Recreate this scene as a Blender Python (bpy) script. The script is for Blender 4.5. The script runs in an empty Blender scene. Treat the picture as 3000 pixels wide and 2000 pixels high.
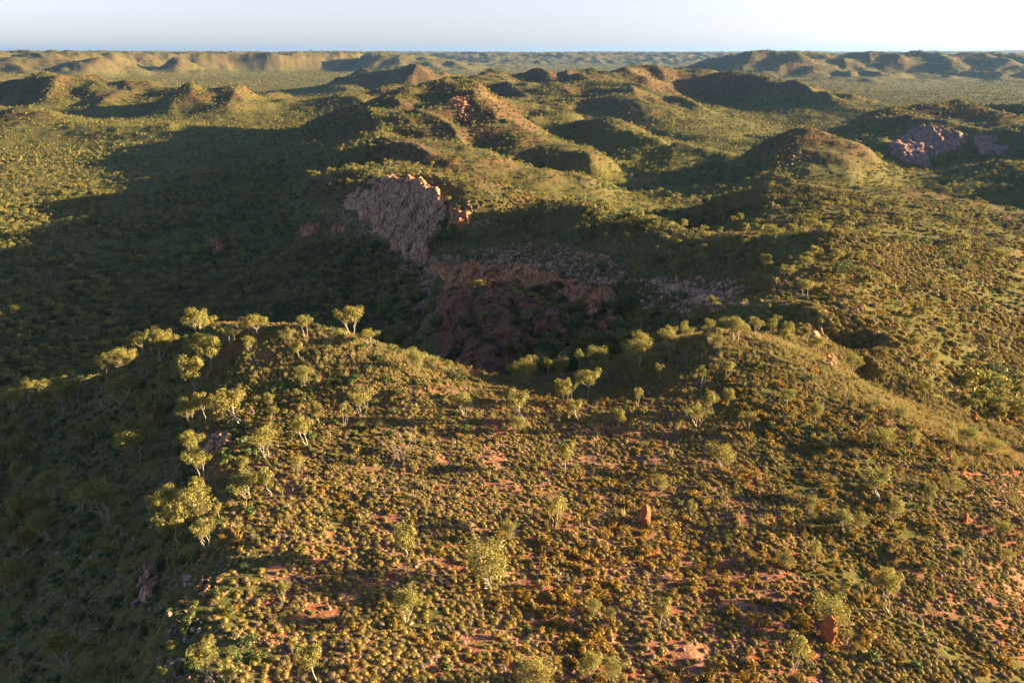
import bpy, math, random
import numpy as np
random.seed(7); np.random.seed(7)
R = math.radians
C = bpy.context.scene.collection

# ------------------------------------------------------------------ camera, light, exposure
CAMZ = 105.0; PITCH = R(19.84); FPX = 1829.0          # pixels of a 2352 px wide print
cam_d = bpy.data.cameras.new('camera'); cam = bpy.data.objects.new('camera', cam_d); C.objects.link(cam)
cam.location = (0, 0, CAMZ); cam.rotation_euler = (math.pi/2-PITCH, 0, 0)
cam_d.sensor_width = 36; cam_d.lens = 28; cam_d.clip_start = 1; cam_d.clip_end = 90000
bpy.context.scene.camera = cam
SUN_AZ, SUN_EL = R(85), R(10.0)                       # clockwise from the view direction
world = bpy.data.worlds.new('World'); bpy.context.scene.world = world; world.use_nodes = True
wn = world.node_tree; bg = wn.nodes['Background']
sky = wn.nodes.new('ShaderNodeTexSky'); sky.sky_type = 'NISHITA'; sky.sun_disc = False
sky.sun_elevation = SUN_EL; sky.sun_rotation = SUN_AZ
sky.altitude = 300; sky.air_density = 0.55; sky.dust_density = 1.0; sky.ozone_density = 1.1
bg.inputs[1].default_value = 0.05
hsv = wn.nodes.new('ShaderNodeHueSaturation'); hsv.inputs['Saturation'].default_value = .85      # a paler evening sky
wn.links.new(sky.outputs[0], hsv.inputs['Color'])
tc = wn.nodes.new('ShaderNodeTexCoord'); sz_ = wn.nodes.new('ShaderNodeSeparateXYZ'); wn.links.new(tc.outputs['Generated'], sz_.inputs[0])
grad = wn.nodes.new('ShaderNodeMapRange'); grad.inputs[1].default_value = .02; grad.inputs[2].default_value = .45; grad.inputs[3].default_value = .42; grad.inputs[4].default_value = 1.15      # creamy near the horizon, bluer overhead
wn.links.new(sz_.outputs[2], grad.inputs[0]); wn.links.new(grad.outputs[0], hsv.inputs['Saturation'])
mul = wn.nodes.new('ShaderNodeMix'); mul.data_type = 'RGBA'; mul.blend_type = 'MULTIPLY'; mul.inputs[0].default_value = 1; mul.inputs[7].default_value = (1.03, .955, .985, 1)
wn.links.new(hsv.outputs[0], mul.inputs[6]); wn.links.new(mul.outputs[2], bg.inputs[0])
sun_d = bpy.data.lights.new('sun', 'SUN'); sun = bpy.data.objects.new('sun', sun_d); C.objects.link(sun)
sun_d.energy = 5.0; sun_d.angle = R(0.5); sun_d.color = (1.0, 0.70, 0.37)
sx, sy, sz = math.sin(SUN_AZ)*math.cos(SUN_EL), math.cos(SUN_AZ)*math.cos(SUN_EL), math.sin(SUN_EL)
from mathutils import Vector, Matrix, Euler
sun.rotation_euler = Vector((sx, sy, sz)).to_track_quat('Z', 'Y').to_euler()
vs = bpy.context.scene.view_settings
vs.view_transform = 'Standard'; vs.look = 'None'; vs.exposure = 2.4; vs.gamma = 1

# ------------------------------------------------------------------ noise
def _h(ix, iy, s):
    n = (ix.astype(np.int64)*374761393 + iy.astype(np.int64)*668265263 + s*2147483647*7+s*1013904223) & 0xffffffff
    n = ((n ^ (n >> 13))*1274126177) & 0xffffffff
    n = ((n ^ (n >> 16))*2246822519) & 0xffffffff
    return (n ^ (n >> 15)).astype(np.float64)/4294967296.0
def pn(x, y, s=0):
    """gradient noise, about -0.7 .. 0.7"""
    x0 = np.floor(x); y0 = np.floor(y); fx = x-x0; fy = y-y0
    ix = x0.astype(np.int64); iy = y0.astype(np.int64)
    def g(a, b, dx, dy):
        t = _h(a, b, s)*2*np.pi
        return np.cos(t)*dx+np.sin(t)*dy
    u = fx*fx*fx*(fx*(fx*6-15)+10); v = fy*fy*fy*(fy*(fy*6-15)+10)
    n0 = g(ix, iy, fx, fy)*(1-u)+g(ix+1, iy, fx-1, fy)*u
    n1 = g(ix, iy+1, fx, fy-1)*(1-u)+g(ix+1, iy+1, fx-1, fy-1)*u
    return (n0*(1-v)+n1*v)*1.4
def fbm(x, y, w, octs=4, s=0):
    t = 0; a = 1; tot = 0
    for i in range(octs):
        t = t+a*pn(x/w+17.3*i, y/w-9.1*i, s+i); tot += a; a *= .5; w *= .5
    return t/tot*1.6
def cell(x, y, s=0, vec=False):
    """voronoi: F1, F2 and an id value of the nearest cell"""
    ix = np.floor(x).astype(np.int64); iy = np.floor(y).astype(np.int64)
    f1 = np.full(x.shape, 9.); f2 = np.full(x.shape, 9.); cid = np.zeros(x.shape); ddx = np.zeros(x.shape); ddy = np.zeros(x.shape)
    for a in (-1, 0, 1):
        for b in (-1, 0, 1):
            px = ix+a+_h(ix+a, iy+b, s); py = iy+b+_h(ix+a, iy+b, s+51)
            d = np.hypot(px-x, py-y); h = _h(ix+a, iy+b, s+99)
            n = d < f1
            if vec: ddx = np.where(n, px-x, ddx); ddy = np.where(n, py-y, ddy)
            f2 = np.where(n, f1, np.minimum(f2, d)); cid = np.where(n, h, cid); f1 = np.where(n, d, f1)
    if vec: return f1, f2, cid, ddx, ddy
    return f1, f2, cid
def sstep(a, b, x):
    t = np.clip((x-a)/(b-a), 0, 1); return t*t*(3-2*t)

# ------------------------------------------------------------------ the lie of the land
cp, sp = math.cos(PITCH), math.sin(PITCH)
def T(v):
    q = (784-v)/FPX
    return (sp-q*cp)/(cp+q*sp)
def pt(u, v, Y):
    z = CAMZ-Y*T(v); dep = Y*cp-(z-CAMZ)*sp
    return ((u-1176)/FPX*dep, Y, z)
def hid(u, Y, z):
    dep = Y*cp-(z-CAMZ)*sp
    return ((u-1176)/FPX*dep, Y, z)
CPTS = []
def line(pts, f=pt, step=30.):
    for a, b in zip(pts[:-1], pts[1:]):
        n = max(1, int(abs(b[0]-a[0])/step+ .5)) if f is hid else max(1, int(math.hypot(b[0]-a[0], b[1]-a[1])/step+.5))
        for i in range(n):
            t = i/n
            if f is pt:
                q = (a[0]+(b[0]-a[0])*t, a[1]+(b[1]-a[1])*t, math.exp(math.log(a[2])*(1-t)+math.log(b[2])*t))
            else:
                q = (a[0]+(b[0]-a[0])*t, math.exp(math.log(a[1])*(1-t)+math.log(b[1])*t), a[2]+(b[2]-a[2])*t)
            CPTS.append(f(*q))
    CPTS.append(f(*pts[-1]))
def H(*pts): line(pts, hid, 60.)
def V(*pts): line(pts)
# near ridge: lit top
for row in [((430,1568,39),(900,1568,40),(1400,1568,42),(1900,1568,44),(2352,1568,46.5)),
            ((390,1400,47.5),(900,1400,48.5),(1500,1400,51),(2000,1400,53),(2352,1400,55.5)),
            ((470,1200,60.5),(900,1200,61),(1500,1200,64),(2000,1200,66),(2352,1200,68)),
            ((500,1050,76.5),(900,1050,76.5),(1400,1040,80.5),(1900,1040,80),(2200,1040,83)),
            ((540,930,94),(800,930,93.5),(1200,940,92.5),(1500,940,92),(1800,930,90),(2000,940,91))]: V(*row)
V((480,752,117),(560,742,116),(640,748,114),(720,762,112),(800,775,111),(900,815,108),(1000,850,107),(1120,885,106),(1250,905,104),(1380,902,106),(1450,880,108),(1530,820,112),(1600,775,114),(1650,757,114),(1720,762,114),(1801,790,115),(1925,850,111),(2051,933,100),(2201,1005,92),(2352,1070,85))
V((560,830,105),(750,840,103),(900,880,99)); V((1600,850,101),(1750,850,100),(1850,880,98))
# left shaded flank
V((480,752,117),(400,790,131),(250,860,146),(100,900,160),(0,930,168))
V((420,1300,57),(330,1300,62),(200,1300,70),(0,1300,84))
V((390,1500,44),(250,1500,50),(100,1500,57),(0,1500,62))
V((470,1080,77),(380,1080,83),(250,1080,94),(0,1080,120))
V((500,930,94),(420,930,102),(300,950,115),(150,980,130))
H((-500,60,20),(-500,120,10),(-500,200,2),(-400,400,0))
# behind the crest
H((1060,780,38),(1120,700,27),(1200,650,15),(1300,620,6),(1400,600,4)); H((960,520,36),(1060,490,28),(1150,460,24),(1230,430,20)); H((1160,950,27),(1280,860,17),(1400,770,9),(1500,700,4)); H((1230,1250,26),(1350,1150,20),(1450,1050,13),(1560,960,8))
H((430,165,36),(600,150,42),(750,150,38),(900,150,33),(1050,150,34),(1200,150,38),(1330,150,43),(1450,150,47),(1550,150,52),(1700,150,52),(1850,145,50),(1980,142,50))
H((300,200,14),(500,200,18),(650,200,15),(800,200,12),(950,195,18))
# pit with its red mound, walls and slope above
V((1060,860,196),(1200,855,193),(1320,850,185),(1400,840,172))
V((1280,780,206),(1310,740,216)); H((850,235,11),(950,222,15))
V((960,770,222),(1000,700,238),(1080,680,236),(1170,678,232),(1240,700,222),(1270,730,214))
V((1000,800,214),(1100,800,205),(1190,810,200))
V((1300,790,205),(1340,760,211),(1400,765,207),(1450,760,200))
V((980,650,302),(1060,640,286),(1150,655,262),(1240,672,243),(1300,695,228),(1350,715,221),(1430,722,212))
H((1000,262,17),(1120,250,18),(1220,238,22))
V((1000,612,318),(1100,600,300),(1200,610,280),(1320,630,255),(1440,650,232),(1560,660,215),(1650,650,206))
V((1080,480,347),(1200,475,352),(1330,462,352),(1420,492,318),(1500,520,290),(1600,540,258),(1690,555,232),(1760,560,222),(1830,545,218),(1900,534,216),(1980,556,209),(2068,585,206),(2200,622,204),(2352,665,206))
V((1100,545,335),(1250,540,320),(1400,560,280),(1520,590,243)); V((1500,760,176),(1600,720,172),(1660,700,172),(1560,800,152),(1700,640,196),(1720,700,160))
V((1900,600,194),(1900,700,160),(1850,740,142)); V((2050,660,178),(2050,760,148),(2020,830,130))
V((2200,700,178),(2200,800,151),(2180,850,142)); V((2352,750,179),(2352,850,150)); V((2301,917,139),(2352,945,134))
H((1980,130,52),(2100,124,49),(2300,116,46),(2500,110,42))
H((2500,60,54),(2800,60,48),(3200,70,38)); H((2600,150,38),(2800,200,36),(3200,200,32))
# behind the rim
H((1200,430,30),(1350,420,24),(1450,380,22),(1550,330,28),(1680,285,40),(1800,270,48),(1950,262,50),(2100,250,48),(2352,235,46))
# right plateau (G)
V((1500,530,400),(1600,500,395),(1680,445,405),(1780,422,410),(1900,424,412),(2050,432,405),(2150,455,385),(2250,490,350),(2352,545,305))
V((1700,500,320),(1850,480,330),(2000,490,315),(2150,520,285))
H((1600,480,14),(1750,485,16),(1900,490,16),(2050,490,14),(2200,470,16),(2400,440,20))
# outcrop and dark slope below
V((775,470,400),(800,448,400),(840,428,397),(900,411,392),(960,413,384),(1005,440,366),(1040,470,352),(1080,480,345))
V((790,490,386),(850,545,362),(880,585,345),(940,610,330),(985,600,328),(1010,560,336),(1040,530,342))
V((700,540,412),(640,580,382),(560,640,355)); V((760,600,360),(850,640,335),(800,720,300),(900,720,290),(700,720,315))
# left valley floor
for v, Y in ((840,262),(780,292),(720,322),(660,357),(600,405),(540,465)): V((-60,v,Y),(120,v,Y*1.005),(300,v,Y*1.0),(480,v,Y*.99))
V((0,500,530),(200,500,535),(400,500,530),(600,500,500)); V((0,440,640),(200,440,640),(400,440,635),(560,440,610))
V((0,380,790),(200,380,800),(400,375,800),(560,370,780)); V((0,330,960),(200,325,980),(400,320,960),(520,330,880))
# ridge behind the outcrop
V((640,470,500),(700,430,520),(800,400,480),(900,400,450)); V((590,400,640),(620,360,720),(700,340,740),(800,300,790),(900,240,930))
V((984,322,600),(1071,345,570),(1197,392,520),(1234,425,500)); V((940,360,540),(980,400,470),(1100,430,430),(1250,455,400))
V((1077,202,1050),(1181,259,880),(1264,318,760),(1404,368,690)); V((1251,345,690),(1351,385,620),(1401,438,540))
V((880,250,900),(950,215,1000),(1000,200,1050),(1040,196,1060),(1077,202,1050),(1110,206,1100))
V((1120,300,740),(1180,330,690),(1130,270,800)); V((1000,280,760),(1060,250,850)); V((850,330,700),(860,290,780))
H((900,1350,25),(1100,1350,30),(650,1000,12),(750,1100,10))
V((1200,250,1050),(1300,275,960),(1400,300,860),(1550,330,780),(1650,345,760)); V((1130,230,1250),(1230,225,1350))
V((1480,460,560),(1550,440,590),(1500,400,690),(1600,400,690),(1650,370,780)); V((1550,360,800),(1450,350,760))
# long ridge
V((1125,182,1650),(1180,176,1680),(1250,180,1650),(1300,180,1600),(1370,172,1650),(1420,170,1700),(1500,168,1750),(1590,165,1800),(1640,175,1750),(1665,190,1650),(1700,188,1650),(1720,184,1650),(1760,200,1560),(1800,222,1450),(1850,255,1350),(1930,285,1250))
V((1450,200,1500),(1500,240,1250),(1560,285,1000)); V((1330,200,1450),(1400,240,1250)); V((1600,225,1650),(1660,240,1550),(1720,258,1400)); V((1720,280,1220),(1800,290,1250))
H((1150,2000,15),(1400,2150,12),(1650,2200,8),(1800,2000,3),(2000,1700,2),(2200,1800,2))
V((1900,240,1880),(2050,215,2250),(2200,215,2250),(2352,225,2050)); V((1850,330,1000),(1950,310,1080))
# right hill E with cliffs, F, H
V((1930,300,1050),(1990,268,1020),(2050,240,1030),(2110,228,1040),(2180,226,1050),(2250,238,1030),(2352,262,980))
V((2020,305,880),(2060,300,850),(2140,292,850),(2200,300,850),(2260,302,850),(2320,318,820))
V((2060,345,800),(2100,385,770),(2200,375,775),(2280,350,790)); V((2100,262,950),(2250,270,930))
V((1640,425,640),(1700,380,655),(1780,335,665),(1850,314,670),(1920,330,655),(2000,368,630),(2050,415,600))
V((1750,415,575),(1850,405,580),(1950,410,570)); H((1600,780,8),(1800,800,8),(1950,790,6),(2060,700,2))
V((2090,400,690),(2180,378,700),(2260,362,700),(2352,352,690)); V((2150,430,590),(2352,430,560),(2100,440,570),(2352,480,470))
H((2200,1400,5),(2400,1400,8),(2700,1000,40),(2700,700,46),(3000,600,42),(2700,450,38))
# left mid hills
V((-100,215,1600),(0,208,1600),(57,184,1620),(90,190,1600),(133,208,1560),(197,230,1500))
V((110,190,1750),(160,183,1760),(213,180,1750),(250,188,1700),(283,193,1650),(333,215,1550),(387,230,1480))
V((383,228,1420),(433,213,1400),(500,212,1400),(567,222,1380),(633,250,1330),(670,264,1290))
V((-50,240,1500),(100,245,1450),(240,250,1420),(350,258,1350)); V((430,262,1300),(530,266,1280))
H((-100,1250,8),(150,1230,10),(350,1200,10),(600,1150,6))
V((-60,252,1180),(0,256,1170),(150,272,1100),(300,284,1050),(420,280,1060)); V((-60,295,1060),(150,300,1030),(300,305,1000))
H((-100,1900,12),(150,2100,10),(400,1800,6),(600,1700,5)); V((0,178,2500),(30,172,2550),(60,182,2500))
V((650,230,1950),(720,240,1800),(600,210,2500),(300,180,3600),(500,175,3950),(700,180,3700))
# butte
V((720,207,2300),(784,186,2300),(834,163,2320),(864,159,2330),(920,160,2340),(970,163,2330),(1000,176,2300),(1050,193,2280),(1110,205,2300))
H((850,2420,58),(970,2420,58)); V((780,218,2120),(870,222,2080),(960,220,2100)); H((850,2700,4),(1000,2700,4),(700,2600,3))
# right mesas
V((1651,163,3500),(1711,136,3500),(1751,132,3500),(1861,133,3500),(1951,139,3450),(2011,158,3350),(2061,138,3450),(2130,135,3500),(2215,136,3450),(2268,144,3400),(2352,150,3350),(2450,150,3300))
V((1711,160,3250),(1861,160,3200),(1960,165,3150),(2061,165,3150),(2215,160,3200),(2300,170,3050))
V((1650,200,2750),(1800,205,2600),(2000,208,2550),(2200,208,2550),(2352,205,2550)); H((1711,3900,82),(1861,4000,88),(1990,3900,70),(2090,3950,84),(2215,4000,86),(2352,3900,78)); H((1700,4900,5),(2000,4900,5),(2300,4900,8))
V((1200,170,4600),(1400,165,5200),(1600,160,5600))
# far left mesas
V((-60,132,3900),(0,128,4000),(50,127,4000),(100,134,3900),(130,131,4300),(165,134,4000)); V((0,160,3500),(100,160,3600),(150,150,3700))
V((190,142,3700),(240,139,3800),(300,126,4600),(360,128,4600),(400,139,4300),(440,126,4800),(520,123,5000),(620,121,5000),(640,129,4800),(700,120,5200),(790,115,5300),(800,118,5200),(835,125,5100),(890,129,5100),(960,135,5000))
V((230,158,3950),(330,157,4200),(450,158,4500),(600,156,4700),(760,155,4900),(900,150,5400)); H((30,4500,96),(300,5300,98),(400,5000,90),(520,5700,104),(620,5700,104),(720,5900,108),(800,6000,106),(880,5900,98)); H((30,7000,10),(300,7200,10),(600,7400,10),(900,7500,8))
# far ranges
V((900,129,8200),(1000,123,8300),(1060,126,8200),(1130,121,8300),(1200,125,8200),(1260,122,8300),(1330,127,8200),(1400,126,8300),(1450,130,8000),(1560,126,8200),(1650,126,8200),(1700,130,7600))
V((900,146,6900),(1100,146,6800),(1300,146,6900),(1500,146,6900),(1650,144,7000)); H((900,10500,12),(1300,10500,12),(1700,10500,12))
V((-60,120,15000),(60,119,15500),(150,120,15500),(240,118,15500),(330,121,15500),(420,121,15500),(560,123,15500),(700,121,15500),(900,119,16000),(950,119,16000),(1100,122,16000),(1250,121,16500),(1400,119,16500),(1560,121,16500),(1720,119,15000),(1780,121,15000),(1860,117,15000),(1930,120,15000),(2000,121,15000),(2040,118,14500),(2090,122,14500),(2160,118,14500),(2220,121,14500),(2300,117,14500),(2352,117,14500),(2460,118,14500))
V((1760,133,9500),(1950,133,9500),(2000,131,9000),(2100,131,9000),(2352,128,9800)); H((0,12500,15),(500,12500,15),(1000,13000,15),(1500,13500,15),(2000,12500,15))
for u in range(-100, 2500, 200): CPTS.append(hid(u, 24000, 25)); CPTS.append(hid(u, 45000, 20))
for az, r, z in [(-62,200,4),(-62,600,2),(-62,2000,10),(-62,6000,30),(62,600,34),(62,2000,20),(62,6000,30),(62,100,46),(62,40,60),(62,250,38),(-62,40,45),(-62,90,18),(72,100,42),(72,300,34),(-72,40,45),(-72,300,5),
                 (-50,15000,90),(50,15000,90)]:
    CPTS.append((r*math.sin(R(az)), r*math.cos(R(az)), z))
for az in range(-70, 71, 20):
    CPTS.append((22*math.sin(R(az)), 22*math.cos(R(az)), 69 - max(0, -az-25)*.35))
    CPTS.append((8*math.sin(R(az)), 8*math.cos(R(az)), 70))
cpts = np.array(CPTS)
ca = np.arctan2(cpts[:, 0], cpts[:, 1]); cl = np.log(np.hypot(cpts[:, 0], cpts[:, 1])); cz = cpts[:, 2]
# merge near-duplicates
keep = []
for i in range(len(ca)):
    if all((ca[i]-ca[j])**2+(cl[i]-cl[j])**2 > .006**2 for j in keep): keep.append(i)
ca, cl, cz = ca[keep], cl[keep], cz[keep]; N = len(ca)
kern = lambda a, b, c, d: np.sqrt((a-c)**2+(b-d)**2+.006**2)
A = np.zeros((N+3, N+3)); A[:N, :N] = kern(ca[:, None], cl[:, None], ca[None], cl[None]) - np.eye(N)*.0015
A[:N, N] = 1; A[:N, N+1] = ca; A[:N, N+2] = cl; A[N, :N] = 1; A[N+1, :N] = ca; A[N+2, :N] = cl
W = np.linalg.solve(A, np.r_[cz, 0, 0, 0])
GA = np.linspace(R(-76), R(76), 430); GL = np.linspace(math.log(8), math.log(45000), 520)
base = np.empty((len(GL), len(GA)))
for i, l in enumerate(GL):
    base[i] = kern(GA[:, None], l, ca[None], cl[None])@W[:N]+W[N]+W[N+1]*GA+W[N+2]*l
base = np.maximum(base, -3+0*base)
def bilin(G, xs, ys, x, y):
    fx = np.clip((x-xs[0])/(xs[-1]-xs[0])*(len(xs)-1), 0, len(xs)-1.001); fy = np.clip((y-ys[0])/(ys[-1]-ys[0])*(len(ys)-1), 0, len(ys)-1.001)
    ix = fx.astype(int); iy = fy.astype(int); fx = fx-ix; fy = fy-iy
    fx = fx*fx*(3-2*fx)*.5+fx*.5; fy = fy*fy*(3-2*fy)*.5+fy*.5
    return (G[iy, ix]*(1-fx)+G[iy, ix+1]*fx)*(1-fy)+(G[iy+1, ix]*(1-fx)+G[iy+1, ix+1]*fx)*fy
def height(x, y):
    x = np.asarray(x, float); y = np.asarray(y, float)
    r = np.maximum(np.hypot(x, y), 8); a = np.arctan2(x, y)
    z = bilin(base, GA, GL, np.clip(a, R(-75), R(75)), np.log(r))
    m = sstep(1900, 4200, r)*sstep(13000, 9000, r)                # far hills are mesas: flat floor, steep flanks, level tops
    z = z*(1-m)+m*(6+100*sstep(12, 100, z+9*fbm(x, y, 420, 3, 33)))
    for i, w in enumerate((1600., 800., 400., 200., 100., 50., 25., 12., 6., 3., 1.5)):
        m = sstep(2.2*w, 9*w, r)*(1 if w < 500 else .4)
        if m.max() <= 0: continue
        amp = w*({400.: .045, 200.: .085, 100.: .07, 50.: .05}.get(w, .05))
        if w > 30: m = m*np.clip(z/32-.2, .08, 1)
        n = pn(x/w+3.1*i, y/w+7.7*i, i)
        if 30 < w < 900: n = .5-1.9*np.abs(n)+.3*pn(x/w*1.7, y/w*1.7, i+40)
        if w > 300: m = m*(1-.65*sstep(1800, 4000, r))
        z = z+n*amp*m
    m = sstep(380, 650, r)*sstep(2600, 1800, r)*sstep(12, 30, z)           # spurs and gullies running down towards the near side
    s_ = x*.93+y*.37; t_ = -x*.37+y*.93; q = 1-2.1*np.abs(pn(s_/150.+.35*pn(s_/200., t_/260., 95), t_/520., 96))
    z = z+m*(13*(q-.45)+3*pn(s_/45., t_/110., 97))
    z = z+.22*pn(x/9., y/9., 71)+.08*pn(x/2.3, y/2.3, 72)
    return z
def ground(x, y): return float(height(np.array([x]), np.array([y]))[0])
def cast(u, v):
    """where the line of sight through a print pixel meets the ground"""
    q = (784-v)/FPX; d = np.array([(u-1176)/FPX, cp+q*sp, -sp+q*cp]); lo, hi = 25., 4000.
    for n in (260, 24):
        s = np.geomspace(lo, hi, n); P = d[None]*s[:, None]
        h = height(P[:, 0], P[:, 1]); below = np.nonzero(CAMZ+P[:, 2] < h)[0]
        if not len(below): return None
        k = max(below[0], 1); lo, hi = s[k-1], s[k]
    return P[k, 0], P[k, 1], h[k]

# ------------------------------------------------------------------ object helpers
def tag(o, label=None, cat=None, group=None, kind=None):
    if label: o['label'] = label
    if cat: o['category'] = cat
    if group: o['group'] = group
    if kind: o['kind'] = kind
    return o
def mesh(name, verts, faces, mats=(), midx=None, smooth=False):
    """faces: int array (n,3) or (n,4), or a list of lists"""
    me = bpy.data.meshes.new(name)
    v = np.asarray(verts, np.float32).reshape(-1, 3)
    if isinstance(faces, np.ndarray):
        k = faces.shape[1]
        me.vertices.add(len(v)); me.vertices.foreach_set('co', v.ravel())
        me.loops.add(faces.size); me.loops.foreach_set('vertex_index', faces.astype(np.int32).ravel())
        me.polygons.add(len(faces)); me.polygons.foreach_set('loop_start', np.arange(0, faces.size, k, dtype=np.int32))
        try: me.polygons.foreach_set('loop_total', np.full(len(faces), k, np.int32))
        except Exception: pass
    else:
        me.from_pydata(v.tolist(), [], faces)
    for m in mats: me.materials.append(m)
    if midx is not None: me.polygons.foreach_set('material_index', np.asarray(midx, np.int32))
    if smooth: me.polygons.foreach_set('use_smooth', np.ones(len(me.polygons), bool))
    me.update(calc_edges=True); me.validate()
    return me
def obj(name, me, parent=None, loc=(0, 0, 0), rot=(0, 0, 0), s=1):
    o = bpy.data.objects.new(name, me); C.objects.link(o)
    o.location = loc; o.rotation_euler = rot; o.scale = (s, s, s) if not hasattr(s, '__len__') else s
    if parent: o.parent = parent
    return o

# ------------------------------------------------------------------ materials
def new_mat(name):
    m = bpy.data.materials.new(name); m.use_nodes = True
    nt = m.node_tree; nt.nodes.clear(); out = nt.nodes.new('ShaderNodeOutputMaterial')
    return m, nt, out
def nd(nt, t, **k):
    n = nt.nodes.new(t)
    for a, b in k.items():
        if a.startswith('i_'): n.inputs[a[2:].replace('_', ' ')].default_value = b
        else: setattr(n, a, b)
    return n
def mixc(nt, fac, a, b, mode='MIX'):
    n = nt.nodes.new('ShaderNodeMix'); n.data_type = 'RGBA'; n.blend_type = mode
    for s, v in ((0, fac), (6, a), (7, b)):
        if hasattr(v, 'is_linked'): nt.links.new(v, n.inputs[s])
        else: n.inputs[s].default_value = v if s == 0 else (*v, 1)
    return n.outputs[2]
def ramp(nt, x, lo, hi):
    n = nt.nodes.new('ShaderNodeMapRange'); n.interpolation_type = 'SMOOTHSTEP'
    nt.links.new(x, n.inputs[0]); n.inputs[1].default_value = lo; n.inputs[2].default_value = hi
    return n.outputs[0]
def noise(nt, vec, scale, detail=3, rough=.55):
    n = nd(nt, 'ShaderNodeTexNoise'); n.inputs['Scale'].default_value = scale; n.inputs['Detail'].default_value = detail
    n.inputs['Roughness'].default_value = rough
    if vec is not None: nt.links.new(vec, n.inputs['Vector'])
    return n.outputs['Fac']
def leaf_mat(name, col, col2, trans=.25, var=.35):
    m, nt, out = new_mat(name)
    oi = nd(nt, 'ShaderNodeObjectInfo'); ge = nd(nt, 'ShaderNodeNewGeometry')
    c = mixc(nt, oi.outputs['Random'], col, col2)
    hs = nd(nt, 'ShaderNodeHueSaturation'); nt.links.new(c, hs.inputs['Color'])
    mr = nt.nodes.new('ShaderNodeMapRange'); nt.links.new(ge.outputs['Random Per Island'], mr.inputs[0])
    mr.inputs[3].default_value = 1-var; mr.inputs[4].default_value = 1+var; nt.links.new(mr.outputs[0], hs.inputs['Value'])
    d = nd(nt, 'ShaderNodeBsdfDiffuse'); t = nd(nt, 'ShaderNodeBsdfTranslucent'); g = nd(nt, 'ShaderNodeBsdfGlossy'); g.inputs['Roughness'].default_value = .5
    nt.links.new(hs.outputs[0], d.inputs[0]); nt.links.new(hs.outputs[0], t.inputs[0]); g.inputs[0].default_value = (.5, .5, .5, 1)
    mx = nd(nt, 'ShaderNodeMixShader'); mx.inputs[0].default_value = trans
    nt.links.new(d.outputs[0], mx.inputs[1]); nt.links.new(t.outputs[0], mx.inputs[2])
    m2 = nd(nt, 'ShaderNodeMixShader'); m2.inputs[0].default_value = .04
    nt.links.new(mx.outputs[0], m2.inputs[1]); nt.links.new(g.outputs[0], m2.inputs[2]); nt.links.new(m2.outputs[0], out.inputs[0])
    return m
M_leaf = leaf_mat('gum_leaves', (.260, .255, .070), (.310, .275, .070), .35, .3)
M_leafd = leaf_mat('dark_gum_leaves', (.110, .150, .055), (.145, .165, .055), .35, .3)
M_spin = leaf_mat('spinifex_blades', (.215, .185, .050), (.290, .215, .062), .15, .25)
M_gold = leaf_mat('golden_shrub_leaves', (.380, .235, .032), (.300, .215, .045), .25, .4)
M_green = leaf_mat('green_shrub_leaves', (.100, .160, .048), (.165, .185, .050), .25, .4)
M_grass = leaf_mat('dry_grass_blades', (.38, .31, .14), (.28, .25, .09), .2, .3)
def bark():
    m, nt, out = new_mat('white_bark'); g = nd(nt, 'ShaderNodeTexCoord')
    n = noise(nt, g.outputs['Object'], 2.2, 4, .7)
    c = mixc(nt, ramp(nt, n, .42, .62), (.50, .44, .36), (.27, .22, .17))
    b = nd(nt, 'ShaderNodeBsdfPrincipled'); b.inputs['Roughness'].default_value = .8
    nt.links.new(c, b.inputs[0]); nt.links.new(b.outputs[0], out.inputs[0]); return m
M_bark = bark()
def rock(name, c1, c2, c3, sc=1., bump=.5, crack_shade=True):
    m, nt, out = new_mat(name); g = nd(nt, 'ShaderNodeNewGeometry'); P = g.outputs['Position']
    oi = nd(nt, 'ShaderNodeObjectInfo')
    n1 = noise(nt, P, .12*sc, 4, .6); n2 = noise(nt, P, .9*sc, 5, .65); n3 = noise(nt, P, 5*sc, 3)
    c = mixc(nt, ramp(nt, n1, .38, .62), c1, c2)
    c = mixc(nt, ramp(nt, n2, .5, .66), c, c3)
    c = mixc(nt, ramp(nt, n2, .42, .30), c, (.09, .065, .055))
    mr = nt.nodes.new('ShaderNodeMapRange'); nt.links.new(n3, mr.inputs[0]); mr.inputs[1].default_value = .3; mr.inputs[2].default_value = .7; mr.inputs[3].default_value = .7; mr.inputs[4].default_value = 1.25
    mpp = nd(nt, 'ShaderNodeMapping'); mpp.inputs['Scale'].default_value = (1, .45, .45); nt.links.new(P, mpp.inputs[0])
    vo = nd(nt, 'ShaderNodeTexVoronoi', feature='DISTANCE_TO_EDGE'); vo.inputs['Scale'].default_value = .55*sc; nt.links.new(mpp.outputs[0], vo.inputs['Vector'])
    if crack_shade: c = mixc(nt, ramp(nt, vo.outputs['Distance'], .07, .0), c, (.07, .05, .04))  # dark lines paint the shade inside cracks into the rock colour
    hs = nd(nt, 'ShaderNodeHueSaturation'); nt.links.new(c, hs.inputs['Color']); nt.links.new(mr.outputs[0], hs.inputs['Value'])
    b = nd(nt, 'ShaderNodeBsdfPrincipled'); b.inputs['Roughness'].default_value = .95
    bu = nd(nt, 'ShaderNodeBump'); bu.inputs['Strength'].default_value = bump; bu.inputs['Distance'].default_value = .5/sc
    nt.links.new(n2, bu.inputs['Height']); nt.links.new(bu.outputs[0], b.inputs['Normal'])
    nt.links.new(hs.outputs[0], b.inputs[0]); nt.links.new(b.outputs[0], out.inputs[0]); return m
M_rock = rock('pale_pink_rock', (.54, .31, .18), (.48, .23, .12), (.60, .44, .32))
M_red = rock('red_rock', (.50, .20, .07), (.42, .18, .075), (.54, .31, .17))
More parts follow.
